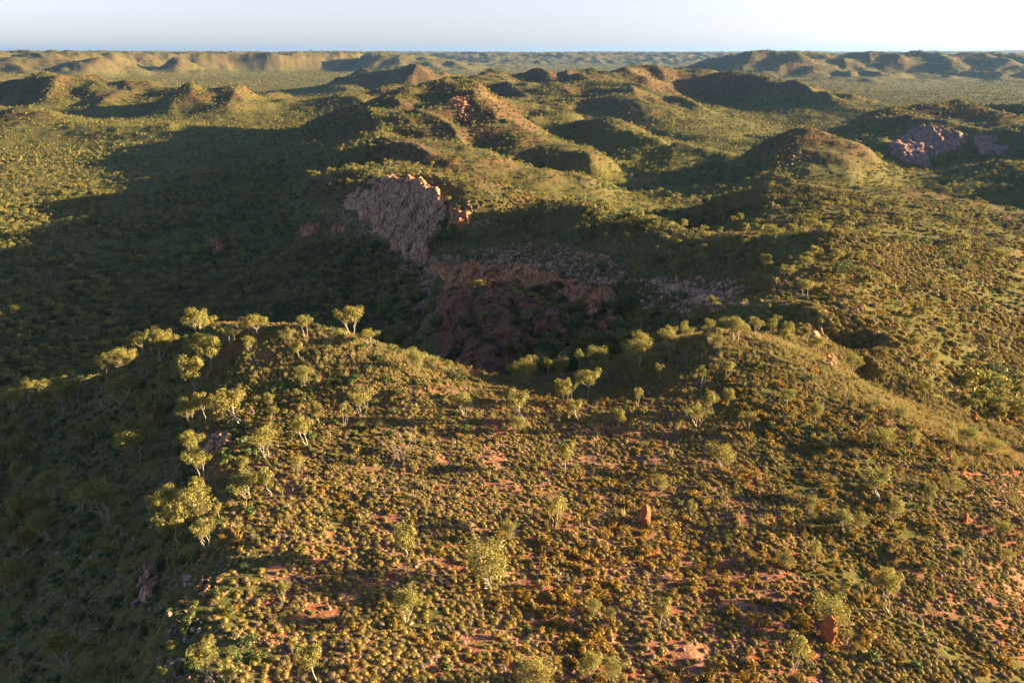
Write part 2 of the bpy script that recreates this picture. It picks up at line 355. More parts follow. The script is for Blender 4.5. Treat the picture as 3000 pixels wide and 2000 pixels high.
M_farrock = rock('purplish_rock', (.34, .20, .16), (.28, .17, .14), (.42, .28, .23), .5)
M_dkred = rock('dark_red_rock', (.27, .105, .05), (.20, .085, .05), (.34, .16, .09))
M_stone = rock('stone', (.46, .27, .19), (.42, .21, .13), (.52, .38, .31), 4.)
M_mound = rock('termite_mound_earth', (.36, .12, .05), (.34, .11, .045), (.42, .16, .07), 3., 1., False)

def ground_mat():
    m, nt, out = new_mat('ground'); g = nd(nt, 'ShaderNodeNewGeometry'); P = g.outputs['Position']
    at = nd(nt, 'ShaderNodeAttribute', attribute_name='cover')
    sp_ = nd(nt, 'ShaderNodeSeparateColor'); nt.links.new(at.outputs['Color'], sp_.inputs[0])
    rockm, grassm, farm = sp_.outputs[0], sp_.outputs[1], sp_.outputs[2]
    n_soil = noise(nt, P, .25, 4); n_f = noise(nt, P, 3.0, 4, .7); n_p = noise(nt, P, .05, 4); n_m = noise(nt, P, .7, 4, .65); n_big = noise(nt, P, .008, 4)
    soil = mixc(nt, ramp(nt, n_soil, .4, .6), (.29, .110, .058), (.33, .175, .115))
    vor = nd(nt, 'ShaderNodeTexVoronoi'); vor.inputs['Scale'].default_value = 2.6; nt.links.new(P, vor.inputs['Vector'])
    soil = mixc(nt, ramp(nt, vor.outputs['Distance'], .30, .16), soil, (.52, .34, .26))
    soil = mixc(nt, ramp(nt, n_f, .58, .72), soil, (.20, .10, .055))
    soil = mixc(nt, ramp(nt, n_m, .58, .68), soil, (.20, .15, .055))
    grass = mixc(nt, ramp(nt, n_m, .4, .62), (.085, .100, .032), (.190, .155, .048))
    grass = mixc(nt, ramp(nt, n_p, .45, .62), grass, (.125, .130, .036))
    rk = mixc(nt, ramp(nt, n_m, .38, .6), (.30, .15, .095), (.38, .26, .20))
    far = mixc(nt, ramp(nt, n_p, .42, .6), (.140, .118, .038), (.205, .130, .052))
    far = mixc(nt, ramp(nt, n_big, .45, .6), far, (.090, .105, .045))
    n_s = noise(nt, P, .33, 3, .6); far = mixc(nt, ramp(nt, n_s, .50, .57), far, (.055, .062, .026))
    def fuzz(mask, nn, w=.22):
        a = nd(nt, 'ShaderNodeMath', operation='ADD'); s = nd(nt, 'ShaderNodeMath', operation='SUBTRACT'); s.inputs[1].default_value = .5
        nt.links.new(nn, s.inputs[0]); nt.links.new(mask, a.inputs[0]); nt.links.new(s.outputs[0], a.inputs[1])
        return ramp(nt, a.outputs[0], .5-w/2, .5+w/2)
    c = mixc(nt, fuzz(farm, n_p), soil, far)
    c = mixc(nt, fuzz(grassm, n_soil), c, grass)
    c = mixc(nt, fuzz(at.outputs['Alpha'], n_m, .9), c, mixc(nt, ramp(nt, n_s, .46, .56), (.175, .098, .050), (.065, .065, .030)))
    c = mixc(nt, fuzz(rockm, n_m), c, rk)
    b = nd(nt, 'ShaderNodeBsdfPrincipled'); b.inputs['Roughness'].default_value = 1; b.inputs['Specular IOR Level'].default_value = .1
    bu = nd(nt, 'ShaderNodeBump'); bu.inputs['Strength'].default_value = .8; bu.inputs['Distance'].default_value = .25
    ad = nd(nt, 'ShaderNodeMath', operation='ADD'); nt.links.new(n_f, ad.inputs[0]); nt.links.new(n_m, ad.inputs[1]); nt.links.new(ad.outputs[0], bu.inputs['Height'])
    nt.links.new(bu.outputs[0], b.inputs['Normal']); nt.links.new(c, b.inputs[0]); nt.links.new(b.outputs[0], out.inputs[0]); return m
M_ground = ground_mat()

# ------------------------------------------------------------------ terrain mesh
def seg(a, b, s): return list(np.arange(a, b, s))
azs = np.radians(np.array(seg(-180, -76, 4)+seg(-76, -42, .3)+seg(-42, 42, .095)+seg(42, 76, .3)+seg(76, 180, 4)))
ls = np.array(seg(math.log(8), math.log(30), .03)+seg(math.log(30), math.log(160), .0034)+seg(math.log(160), math.log(900), .0046)
              + seg(math.log(900), math.log(9000), .0062)+seg(math.log(9000), math.log(18000), .012)+seg(math.log(18000), math.log(45000), .05))
AZ, LR = np.meshgrid(azs, ls); RR = np.exp(LR); GX = RR*np.sin(AZ); GY = RR*np.cos(AZ)
GZ = height(GX, GY)
nr, nc = GX.shape
dzr = np.gradient(GZ, axis=0)/np.maximum(np.gradient(RR, axis=0), 1e-6)
dza = np.gradient(GZ, axis=1)/(RR*np.maximum(np.gradient(AZ, axis=1), 1e-6))
SL = np.hypot(dzr, dza)
def project(x, y, z):
    dep = y*cp-(z-CAMZ)*sp; yc = y*sp+(z-CAMZ)*cp
    dep = np.where(dep > .1, dep, np.nan)
    return 1176+FPX*x/dep, 784-FPX*yc/dep
def blob(x, y, u, v, ru, rv, ang=0):
    """soft patch of ground round the spot that the print shows at (u, v)"""
    c = cast(u, v)
    if c is None: return 0*x
    d = math.hypot(c[0], c[1]); a0 = math.atan2(c[0], c[1])
    da = (np.arctan2(x, y)-a0)/(ru/FPX); dr = np.log(np.maximum(np.hypot(x, y), 1)/d)/rv
    return np.exp(-(da**2+dr**2))
def cover(x, y, z, sl):
    r = np.hypot(x, y)
    hill = sstep(12, 45, z)
    rockm = sstep(.42, .85, sl+.25*fbm(x, y, 60, 3, 5))*sstep(160, 260, r)*.75
    for b in ((1230,640,240,.09),(1350,720,110,.08),(900,520,130,.06),(1550,650,150,.06),(2180,340,150,.06),(1080,240,70,.1),(700,525,40,.05),(500,568,35,.05),(1700,400,80,.08),(1650,170,50,.1)):
        rockm = np.maximum(rockm, .5*blob(x, y, *b))
    rockm = rockm*(.6-.25*sstep(400, 700, r))
    near_g = fbm(x, y, 22, 3, 9)*.5+.42
    # red open soil in the middle, greener towards the left knoll and right slope
    near_g = near_g-.45*blob(x, y, 1150, 1050, 330, .16)-.3*blob(x, y, 600, 1500, 250, .2)-.3*blob(x, y, 1300, 1400, 350, .2)+.5*blob(x, y, 700, 850, 260, .14)+.5*blob(x, y, 1950, 880, 170, .14)+.6*blob(x, y, 2200, 980, 160, .15)+.5*blob(x, y, 2150, 700, 260, .25)
    grass = np.where(r < 150, near_g, near_g)
    grass = grass*(1-sstep(120, 190, r))+np.maximum(.75+.4*fbm(x, y, 70, 3, 11), .62)*sstep(120, 190, r)
    left = sstep(-15, -27, x*60/np.maximum(r, 1))*sstep(230, 180, r); grass = np.maximum(grass, left*(.9+.4*fbm(x, y, 8, 3, 3)))
    far = sstep(180, 600, r)
    rust = hill*sstep(200, 500, r)*(1-.45*sstep(2200, 4000, r))*np.clip(.22+.9*fbm(x, y, 90, 4, 81)+(.8+.3*sstep(1800, 4000, r))*sstep(.15, .5, sl), 0, 1)
    return rockm, grass, far, rust
ca_, cb_, cc_, cd_ = cover(GX, GY, GZ, SL)
idx = np.arange(nr*nc).reshape(nr, nc)
nxt = np.roll(idx, -1, axis=1)
F = np.stack([idx[:-1], idx[1:], nxt[1:], nxt[:-1]], -1).reshape(-1, 4)
F = F[:, ::-1]
Vv = np.stack([GX, GY, GZ], -1).reshape(-1, 3)
me = mesh('ground', Vv, F, [M_ground], smooth=True)
col = np.ones((nr*nc, 4), np.float32); col[:, 0] = np.clip(ca_, 0, 1).ravel(); col[:, 1] = np.clip(cb_, 0, 1).ravel(); col[:, 2] = np.clip(cc_, 0, 1).ravel(); col[:, 3] = np.clip(cd_, 0, 1).ravel()
at = me.attributes.new('cover', 'FLOAT_COLOR', 'POINT'); at.data.foreach_set('color', col.ravel())
terrain = tag(obj('ground', me), 'red and green spinifex hills falling away to a far plain', 'ground', kind='structure')
print('terrain', nr, nc, 'controls', N, 'zmin', GZ.min(), 'normal z', me.polygons[nr*nc//3].normal[2])

# ------------------------------------------------------------------ shapes
def tube(vs, fs, pts, rads, k=5):
    b0 = len(vs); pts = [np.array(p, float) for p in pts]
    for i, p in enumerate(pts):
        d = pts[min(i+1, len(pts)-1)]-pts[max(i-1, 0)]; d /= np.linalg.norm(d)+1e-9
        a = np.cross(d, (0.3, 1, 0.1)); a /= np.linalg.norm(a)+1e-9; b = np.cross(d, a)
        for j in range(k):
            t = 2*math.pi*j/k; vs.append(p+rads[i]*(math.cos(t)*a+math.sin(t)*b))
    for i in range(len(pts)-1):
        for j in range(k):
            q = b0+i*k; fs.append([q+j, q+(j+1) % k, q+k+(j+1) % k, q+k+j])
    fs.append([b0+(len(pts)-1)*k+j for j in range(k)])
def leaves(rg, cen, rad, n, size, flat=.8, shell=.75, asp=1.6, up=.25):
    """n small leafy quads in an ellipsoid clump; returns (n*4,3)"""
    d = rg.normal(size=(n, 3)); d[:, 2] += up; d /= np.linalg.norm(d, axis=1)[:, None]
    rr = shell+(1.08-shell)*rg.random(n); rr = np.where(rg.random(n) < .22, rr*rg.random(n)**.5, rr)
    p = np.array(cen)+d*(rad*rr)[:, None]*np.array([1, 1, flat])
    nrm = d*1.3+rg.normal(size=(n, 3))*.5; nrm /= np.linalg.norm(nrm, axis=1)[:, None]
    a = np.cross(nrm, rg.normal(size=(n, 3))); a /= np.linalg.norm(a, axis=1)[:, None]; b = np.cross(nrm, a)
    s = size*(.6+.8*rg.random(n))[:, None]; a = a*s*.5; b = b*s*.5*asp
    w = .55
    return np.stack([p-a*w-b, p+a*w-b*.6, p+a*.9+b, p-a*.8+b*.8], 1).reshape(-1, 3)
def quads(P): return np.arange(len(P), dtype=np.int32).reshape(-1, 4)
def gum(seed, style, nleaf=900, size=.042, k=5):
    """unit-height gum tree: trunk verts/faces and crown quads"""
    rg = np.random.default_rng(seed); rnd = rg.random
    vs, fs, cl = [], [], []
    W = {'umbrella': .50, 'tall': .28, 'bush': .42, 'multi': .42, 'lean': .36, 'thin': .30, 'double': .42}[style]
    tips = []
    def limb(p0, p1, r0, r1, wob=.04, n=4):
        ps = []
        for i in range(n+1):
            t = i/n; q = np.array(p0)*(1-t)+np.array(p1)*t
            if 0 < i < n: q = q+rg.normal(size=3)*wob*np.array([1, 1, .4])
            ps.append(q)
        tube(vs, fs, ps, [r0+(r1-r0)*i/n for i in range(n+1)], k); return ps
    lean = (rg.normal(size=2)*(.09 if style != 'lean' else .06))+(np.array([-.22, .0]) if style == 'lean' else 0)
    nst = {'umbrella': 1, 'tall': 1, 'bush': 4, 'multi': 4, 'lean': 2, 'thin': 3, 'double': 2}[style]
    for s in range(nst):
        a = 2*math.pi*(s/nst+rnd()*.3)
        off = 0 if nst == 1 else {'double': .16, 'lean': .12, 'bush': .2, 'multi': .2, 'thin': .14}[style]
        fork = {'umbrella': .36, 'tall': .42, 'bush': .22, 'multi': .38, 'lean': .45, 'thin': .4, 'double': .42}[style]*(.85+.3*rnd())
        top = np.array([lean[0]+off*math.cos(a), lean[1]+off*math.sin(a), fork])
        b = np.array([.02*math.cos(a), .02*math.sin(a), -.05]) if style != 'double' else np.array([.1*math.cos(a), .1*math.sin(a), -.05])
        r0 = .019 if nst < 3 else .0115
        limb(b, top, r0, r0*.72, .02)
        nb = {'umbrella': 5, 'tall': 3, 'bush': 3, 'multi': 3, 'lean': 4, 'thin': 2, 'double': 4}[style]
        for j in range(nb):
            t = a*(nst > 1)+2*math.pi*(j/nb)+rnd()*.8
            rr = W*(.35+.55*rnd())*(1 if nst == 1 else .62)
            zt = .62+.28*rnd()-.2*(rr/W)**2*rnd()
            e = np.array([top[0]+rr*math.cos(t), top[1]+rr*math.sin(t), zt])
            ps = limb(top, e, r0*.55, r0*.25, .035, 4); tips.append(e)
            for q in range(2):
                m = ps[2+q]; t2 = t+(rnd()-.5)*2.2; rr2 = W*.38
                e2 = m+np.array([rr2*math.cos(t2), rr2*math.sin(t2), .14+.16*rnd()]); limb(m, e2, r0*.28, r0*.14, .02, 3); tips.append(e2)
    tips = np.array(tips); tips[:, 2] = np.clip(tips[:, 2]-.06, .4, .9)
    cr = {'umbrella': .15, 'tall': .14, 'bush': .165, 'multi': .145, 'lean': .145, 'thin': .115, 'double': .15}[style]
    P = []
    extra = [np.array([lean[0], lean[1], .86])+rg.normal(size=3)*np.array([W*.3, W*.3, .04]) for _ in range(4)]
    if style == 'bush': extra += [np.array([rg.normal()*.16, rg.normal()*.16, .2+.3*rnd()]) for _ in range(9)]
    if style == 'tall': extra += [np.array([lean[0]+rg.normal()*.1, lean[1]+rg.normal()*.1, .5+.4*rnd()]) for _ in range(6)]
    cs = list(tips)+extra; w = rg.random(len(cs))*.6+.7; per = (nleaf*w/w.sum()).astype(int)
    for c, n, ww in zip(cs, per, w):
        P.append(leaves(rg, c, cr*ww, max(n, 6), size, .85))
    P = np.concatenate(P); z1 = P[:, 2].max()
    vs = np.array(vs)
    P = P/z1; vs = vs/z1
    return vs, fs, P
def crown_width(P): return np.percentile(P[:, 0], 97)-np.percentile(P[:, 0], 3)
def tree_meshes(seed, style, **k):
    vs, fs, P = gum(seed, style, **k)
    return mesh('trunk', vs, fs, [M_bark], smooth=True), mesh('crown', P, quads(P), [M_leaf]), crown_width(P)
def join_tree(seed, style, nleaf, size, mat, k=3, name='gum_tree'):
    vs, fs, P = gum(seed, style, nleaf, size, k)
    faces = fs+[[len(vs)+4*i+j for j in range(4)] for i in range(len(P)//4)]
    return mesh(name, np.concatenate([vs, P]), faces, [M_bark, mat], [0]*len(fs)+[1]*(len(P)//4))
def far_tree(seed, n, size, mat):
    rg = np.random.default_rng(seed); P = []
    for c in range(3): P.append(leaves(rg, rg.normal(size=3)*[.16, .16, .08]+[0, 0, .62], .27, n//3, size, .8))
    P = np.concatenate(P)
    T_ = np.array([[-.02, 0, -.1], [.02, 0, -.1], [.015, .0, .6], [-.015, .0, .6], [0, -.02, -.1], [0, .02, -.1], [0, .015, .6], [0, -.015, .6]])
    A_ = np.concatenate([T_, P]); return mesh('far_tree', A_, quads(A_), [M_bark, mat], [0, 0]+[1]*(len(P)//4))
def tussock(seed, n=120, mat=None, h=1., blade=.05):
    """spinifex hummock of radius about .5: a rough dome bristling with fine blades"""
    rg = np.random.default_rng(seed); V_, F_ = [], []
    for i in range(5):
        el = math.pi/2*i/4.5
        for j in range(10):
            t = 2*math.pi*j/10; r = .46*math.cos(el)*(.9+.2*rg.random())
            V_.append((r*math.cos(t), r*math.sin(t), h*.42*math.sin(el)-.05+.04*rg.random()))
    V_.append((0, 0, .40*h))
    for i in range(4):
        for j in range(10): F_.append([i*10+j, i*10+(j+1) % 10, i*10+10+(j+1) % 10, i*10+10+j])
    for j in range(10): F_.append([40+j, 40+(j+1) % 10, 50])
    for q in range(n):
        d = rg.normal(size=3); d[2] = abs(d[2])*.9+.1; d /= np.linalg.norm(d)
        tip = d*np.array([.58, .58, .54*h])*(.85+.3*rg.random()); b = d*np.array([.36, .36, .30])
        a = np.cross(d, rg.normal(size=3)); a /= np.linalg.norm(a); tip = tip+a*.12
        k = len(V_); V_ += [b-a*blade, b+a*blade, tip]; F_.append([k, k+1, k+2])
    return mesh('spinifex_tussock', V_, F_, [mat or M_spin])
def shrub(seed, mat, n=110, size=.16, name='shrub'):
    rg = np.random.default_rng(seed); P = []
    m = 7
    for c in range(m): P.append(leaves(rg, [rg.normal()*.26, rg.normal()*.26, .3+.3*rg.random()], .22+.1*rg.random(), n//m, size, .95, .6, 1.8, .5))
    P = np.concatenate(P); vs, fs = [], []
    for j in range(5): tube(vs, fs, [(0, 0, -.08), (rg.normal()*.12, rg.normal()*.12, .25), (rg.normal()*.25, rg.normal()*.25, .55)], [.022, .016, .008], 3)
    faces = fs+[[len(vs)+4*i+j for j in range(4)] for i in range(len(P)//4)]
    return mesh(name, np.concatenate([np.array(vs), P]), faces, [M_bark, mat], [0]*len(fs)+[1]*(len(P)//4))
def grass_tuft(seed, n=40):
    rg = np.random.default_rng(seed); V_, F_ = [], []
    for q in range(n):
        t = rg.random()*6.28; r = rg.random()*.35; p = np.array([r*math.cos(t), r*math.sin(t), -.05]); a = rg.normal(size=3)*.03; a[2] = 0
        tip = p+np.array([rg.normal()*.16, rg.normal()*.16, .5+.5*rg.random()]); k = len(V_); V_ += [p-a, p+a, tip]; F_.append([k, k+1, k+2])
    return mesh('grass_tuft', V_, F_, [M_grass])
import bmesh
def boulder(seed, mat, n=16, name='boulder', sub=True):
    rg = np.random.default_rng(seed); bm = bmesh.new()
    for i in range(n):
        d = rg.normal(size=3); d /= np.linalg.norm(d); d = d*(.42+.16*rg.random())*np.array([1.1, .9, .75]); bm.verts.new(d)
    r = bmesh.ops.convex_hull(bm, input=bm.verts)
    if sub:
        bmesh.ops.bevel(bm, geom=bm.edges[:], offset=.03, segments=1, affect='EDGES')
    for v in bm.verts: v.co += Vector(rg.normal(size=3)*.012)
    m = bpy.data.meshes.new(name); bm.to_mesh(m); bm.free(); m.materials.append(mat); return m

# ------------------------------------------------------------------ scattering through geometry nodes (only for what nobody could count)
def scatter(name, label, cat, P, scl, srcs, rotz=None, tilt=0.15):
    n = len(P)
    m = bpy.data.meshes.new(name); m.vertices.add(n); m.vertices.foreach_set('co', np.asarray(P, np.float32).ravel())
    rot = np.random.normal(size=(n, 3))*tilt; rot[:, 2] = np.random.random(n)*6.283
    a = m.attributes.new('rot', 'FLOAT_VECTOR', 'POINT'); a.data.foreach_set('vector', rot.astype(np.float32).ravel())
    a = m.attributes.new('scl', 'FLOAT_VECTOR', 'POINT'); a.data.foreach_set('vector', np.asarray(scl, np.float32).ravel())
    a = m.attributes.new('pick', 'INT', 'POINT'); a.data.foreach_set('value', np.random.randint(0, len(srcs), n).astype(np.int32))
    o = obj(name, m); tag(o, label, cat, kind='stuff')
    ng = bpy.data.node_groups.new(name, 'GeometryNodeTree')
    ng.interface.new_socket('Geometry', in_out='INPUT', socket_type='NodeSocketGeometry'); ng.interface.new_socket('Geometry', in_out='OUTPUT', socket_type='NodeSocketGeometry')
    gi = ng.nodes.new('NodeGroupInput'); go = ng.nodes.new('NodeGroupOutput'); ip = ng.nodes.new('GeometryNodeInstanceOnPoints')
    gj = ng.nodes.new('GeometryNodeGeometryToInstance')
    for s in srcs:
        so = bpy.data.objects.new(s.name+'_source', s)
        oi = ng.nodes.new('GeometryNodeObjectInfo'); oi.inputs[0].default_value = so; ng.links.new(oi.outputs['Geometry'], gj.inputs[0])
    ng.links.new(gi.outputs[0], ip.inputs['Points']); ng.links.new(gj.outputs[0], ip.inputs['Instance']); ip.inputs['Pick Instance'].default_value = True
    for at_, ty, sk in (('rot', 'FLOAT_VECTOR', 'Rotation'), ('scl', 'FLOAT_VECTOR', 'Scale'), ('pick', 'INT', 'Instance Index')):
        na = ng.nodes.new('GeometryNodeInputNamedAttribute'); na.data_type = ty; na.inputs[0].default_value = at_
        ng.links.new(na.outputs[0], ip.inputs[sk])
    ng.links.new(ip.outputs[0], go.inputs[0])
    md = o.modifiers.new('scatter', 'NODES'); md.node_group = ng
    return o
def sample(r0, r1, n, a0=-44, a1=44):
    a = R(a0)+np.random.random(n)*(R(a1)-R(a0)); r = np.sqrt(r0*r0+np.random.random(n)*(r1*r1-r0*r0))
    return r*np.sin(a), r*np.cos(a)
def area(r0, r1, a0=-44, a1=44): return .5*R(a1-a0)*(r1*r1-r0*r0)
def keep_(p, *arrs):
    k = np.random.random(len(p)) < p
    return [a[k] for a in arrs]
def on_ground(x, y, sink=0): return np.stack([x, y, height(x, y)-sink], 1)
def scl3(n, lo, hi, pw=1, flat=(1, 1)):
    s = lo+(hi-lo)*np.random.random(n)**pw; return np.stack([s, s, s*(flat[0]+(flat[1]-flat[0])*np.random.random(n))], 1)
exec_stage2 = True

# ------------------------------------------------------------------ rock faces
ROCKP = []
def rock_face(name, label, cat, poly, lift, mat, res=.6, blk=(2.4, 5.0), edge=4., seed=0, group=None):
    pp = [cast(u, v) for u, v in poly]; pa = np.array([math.atan2(p[0], p[1]) for p in pp]); pl = np.array([math.log(math.hypot(p[0], p[1])) for p in pp])
    ROCKP.append((pa, pl)); rm = math.exp(pl.mean()); mg = edge*1.6/rm
    na = int((np.ptp(pa)+2*mg)*rm/res); nl = int((np.ptp(pl)+2*mg)*rm/res)
    A_, L_ = np.meshgrid(np.linspace(pa.min()-mg, pa.max()+mg, na), np.linspace(pl.min()-mg, pl.max()+mg, nl))
    inside = np.zeros(A_.shape, bool); dist = np.full(A_.shape, 9.)
    for i in range(len(pp)):
        a0, l0, a1, l1 = pa[i], pl[i], pa[(i+1) % len(pp)], pl[(i+1) % len(pp)]
        c = ((l0 > L_) != (l1 > L_)) & (A_ < (a1-a0)*(L_-l0)/(l1-l0+1e-12)+a0); inside ^= c
        t = np.clip(((A_-a0)*(a1-a0)+(L_-l0)*(l1-l0))/((a1-a0)**2+(l1-l0)**2+1e-12), 0, 1)
        dist = np.minimum(dist, np.hypot(A_-a0-t*(a1-a0), L_-l0-t*(l1-l0)))
    sd = np.where(inside, dist, -dist)*rm
    X = np.exp(L_)*np.sin(A_); Y = np.exp(L_)*np.cos(A_); Z = height(X, Y)
    sd = sd+edge*.8*fbm(X, Y, edge*3, 3, seed+2)
    f1, f2, cid, dx_, dy_ = cell(X/blk[0]+.3*pn(X/5, Y/5, seed), Y/blk[1], seed+5, True)
    g1, g2, gid, ex_, ey_ = cell(X/(blk[0]*.36)+.2*pn(X/2, Y/2, seed), Y/(blk[1]*.5), seed+6, True)
    big = fbm(X, Y, blk[0]*6, 3, seed+9)
    m = sstep(-1.0, edge, sd)
    rib = 1-2.2*np.abs(pn(X/(blk[0]*1.1)+.6*pn(X/9, Y/9, seed+3), Y/(blk[1]*3.2), seed+12))
    hgt = (.42+.30*cid+.40*rib+.5*big+.20*gid+.75*((cid*7 % 1)-.5)*dx_+.75*((cid*13 % 1)-.2)*dy_+.3*((gid*7 % 1)-.5)*ex_+.3*((gid*11 % 1)-.3)*ey_-.12*sstep(.06, 0, f2-f1))*lift
    up = hgt*m-.9*(1-m)-.3
    D = math.hypot(X.mean(), Y.mean()); tx, ty = -X.mean()/D, -Y.mean()/D      # blocks stand out of the slope, outwards and up
    X2 = X+tx*up*.55+m*.25*pn(X*1.3, Y*1.3, 3)*blk[0]; Y2 = Y+ty*up*.55; Z2 = Z+up*.85
    idx = np.arange(X.size).reshape(X.shape)
    F_ = np.stack([idx[:-1, :-1], idx[:-1, 1:], idx[1:, 1:], idx[1:, :-1]], -1).reshape(-1, 4)
    k = (sd > -edge*.9).ravel(); F_ = F_[k[F_].all(axis=1)]
    used = np.unique(F_); mp = np.zeros(X.size, int); mp[used] = np.arange(len(used))
    me_ = mesh(name, np.stack([X2, Y2, Z2], -1).reshape(-1, 3)[used], mp[F_].astype(np.int32), [mat])
    return tag(obj(name, me_), label, cat, group)
CL = 'cliffs and rock walls in the shaded gorge'
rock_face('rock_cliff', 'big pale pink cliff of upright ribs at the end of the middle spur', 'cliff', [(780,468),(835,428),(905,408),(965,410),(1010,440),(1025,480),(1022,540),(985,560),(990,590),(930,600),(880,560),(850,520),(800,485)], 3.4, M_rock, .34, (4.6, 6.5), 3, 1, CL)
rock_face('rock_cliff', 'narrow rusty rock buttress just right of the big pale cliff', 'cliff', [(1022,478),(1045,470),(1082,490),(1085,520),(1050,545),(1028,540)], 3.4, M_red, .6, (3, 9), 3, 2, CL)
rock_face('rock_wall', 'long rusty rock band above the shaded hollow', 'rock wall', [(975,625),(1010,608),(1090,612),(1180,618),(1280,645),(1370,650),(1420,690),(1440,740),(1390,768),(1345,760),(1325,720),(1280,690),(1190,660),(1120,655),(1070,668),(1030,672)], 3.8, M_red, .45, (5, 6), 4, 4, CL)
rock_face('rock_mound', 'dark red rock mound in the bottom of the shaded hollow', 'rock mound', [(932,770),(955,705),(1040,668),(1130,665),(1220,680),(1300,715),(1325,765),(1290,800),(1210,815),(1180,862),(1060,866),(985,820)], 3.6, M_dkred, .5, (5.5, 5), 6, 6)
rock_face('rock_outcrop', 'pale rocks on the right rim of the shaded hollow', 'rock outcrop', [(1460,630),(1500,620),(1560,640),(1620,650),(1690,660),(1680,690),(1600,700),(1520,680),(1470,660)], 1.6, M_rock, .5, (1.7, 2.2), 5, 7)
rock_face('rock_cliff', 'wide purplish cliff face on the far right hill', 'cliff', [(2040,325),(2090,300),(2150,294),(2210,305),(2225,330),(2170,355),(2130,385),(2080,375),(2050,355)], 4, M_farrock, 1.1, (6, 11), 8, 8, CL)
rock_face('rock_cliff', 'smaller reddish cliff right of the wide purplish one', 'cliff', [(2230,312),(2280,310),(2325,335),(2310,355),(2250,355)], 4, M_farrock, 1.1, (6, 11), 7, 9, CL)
rock_face('rock_outcrop', 'rough pink rock knob alone on the left valley floor', 'rock outcrop', [(482,562),(500,552),(522,560),(525,578),(505,590),(488,582)], 4.5, M_red, .5, (1.6, 3), 3, 10)
rock_face('rock_outcrop', 'rust red rock patch on the dark slope left of the big cliff', 'rock outcrop', [(680,530),(720,510),(732,525),(715,548),(690,548)], 3, M_red, .5, (2, 4), 3, 11)
rock_face('rock_outcrop', 'low red rock strip between the rust red patch and the big cliff', 'rock outcrop', [(748,528),(775,512),(800,520),(790,535),(755,538)], 2.2, M_red, .5, (2, 4), 3, 12)
rock_face('rock_outcrop', 'sunlit orange crags at the summit of the middle peak', 'rock outcrop', [(1015,245),(1035,222),(1065,225),(1085,250),(1060,262)], 3.5, M_red, 1.2, (4, 6), 7, 13)
rock_face('rock_outcrop', 'pale jagged rock on the crest of the right knoll', 'rock outcrop', [(1855,752),(1885,752),(1905,775),(1880,790),(1858,775)], 1.3, M_rock, .22, (.9, 1.4), 1.3, 14)
rock_face('rock_outcrop', 'sunlit pink rocks partway down the edge of the right knoll', 'rock outcrop', [(1890,822),(1915,815),(1928,835),(1915,848),(1895,838)], 1.1, M_rock, .2, (.8, 1.2), 1.0, 15)
rock_face('rock_outcrop', 'tall fissured pink rock low on the shaded left flank', 'rock outcrop', [(328,1300),(345,1290),(362,1300),(360,1340),(350,1378),(330,1372),(322,1340)], 1.3, M_rock, .1, (.5, .8), .5, 16)
rock_face('rock_outcrop', 'stacked pink boulders on the edge between light and shade', 'rock outcrop', [(470,1010),(505,985),(540,1000),(520,1035),(480,1055),(462,1040)], .9, M_rock, .14, (.7, .8), .8, 17)
rock_face('rock_outcrop', 'low pale rock ledge at the lower left edge of sunlight', 'rock outcrop', [(455,1325),(490,1318),(500,1345),(470,1375),(452,1350)], .7, M_rock, .1, (.5, .6), .6, 18)

def off_rock(x, y, keepp=.13):
    """mask of points that do not stand on a bare rock face"""
    A_ = np.arctan2(x, y); L_ = np.log(np.hypot(x, y)); hit = np.zeros(len(x), bool)
    for pa, pl in ROCKP:
        ins = np.zeros(len(x), bool)
        for i in range(len(pa)):
            j = (i+1) % len(pa); ins ^= ((pl[j] > L_) != (pl[i] > L_)) & (A_ < (pa[i]-pa[j])*(L_-pl[j])/(pl[i]-pl[j]+1e-12)+pa[j])
        hit |= ins
    return ~hit | (np.random.random(len(x)) < keepp)
# ------------------------------------------------------------------ trees one by one
STY = {'u': 'umbrella', 't': 'tall', 'b': 'bush', 'm': 'multi', 'l': 'lean', 'h': 'thin', 'd': 'double'}
LIB = {}
for k_, s_ in STY.items(): LIB[k_] = [tree_meshes(100*ord(k_)+i, s_, nleaf=2300 if k_ != 'h' else 1200, size=.028) for i in range(3)]
def tree_at(x, y, z, h, w, sty, label, group=None, var=0, rot=None, cat='tree'):
    tr, cr, cw = LIB[sty][var % 3]
    root = bpy.data.objects.new('gum_tree', None); C.objects.link(root)
    sxy = w*.70/cw if w else h*.8
    sxy = min(max(sxy, h*.4), h*1.7)
    root.location = (x, y, z); root.rotation_euler = (0, 0, rot if rot is not None else random.uniform(-.5, .5))
    root.scale = (sxy, sxy, h); root.empty_display_size = .3
    for m_ in (tr, cr): obj(m_.name.split('.')[0], m_, root)
    return tag(root, label, cat, group)
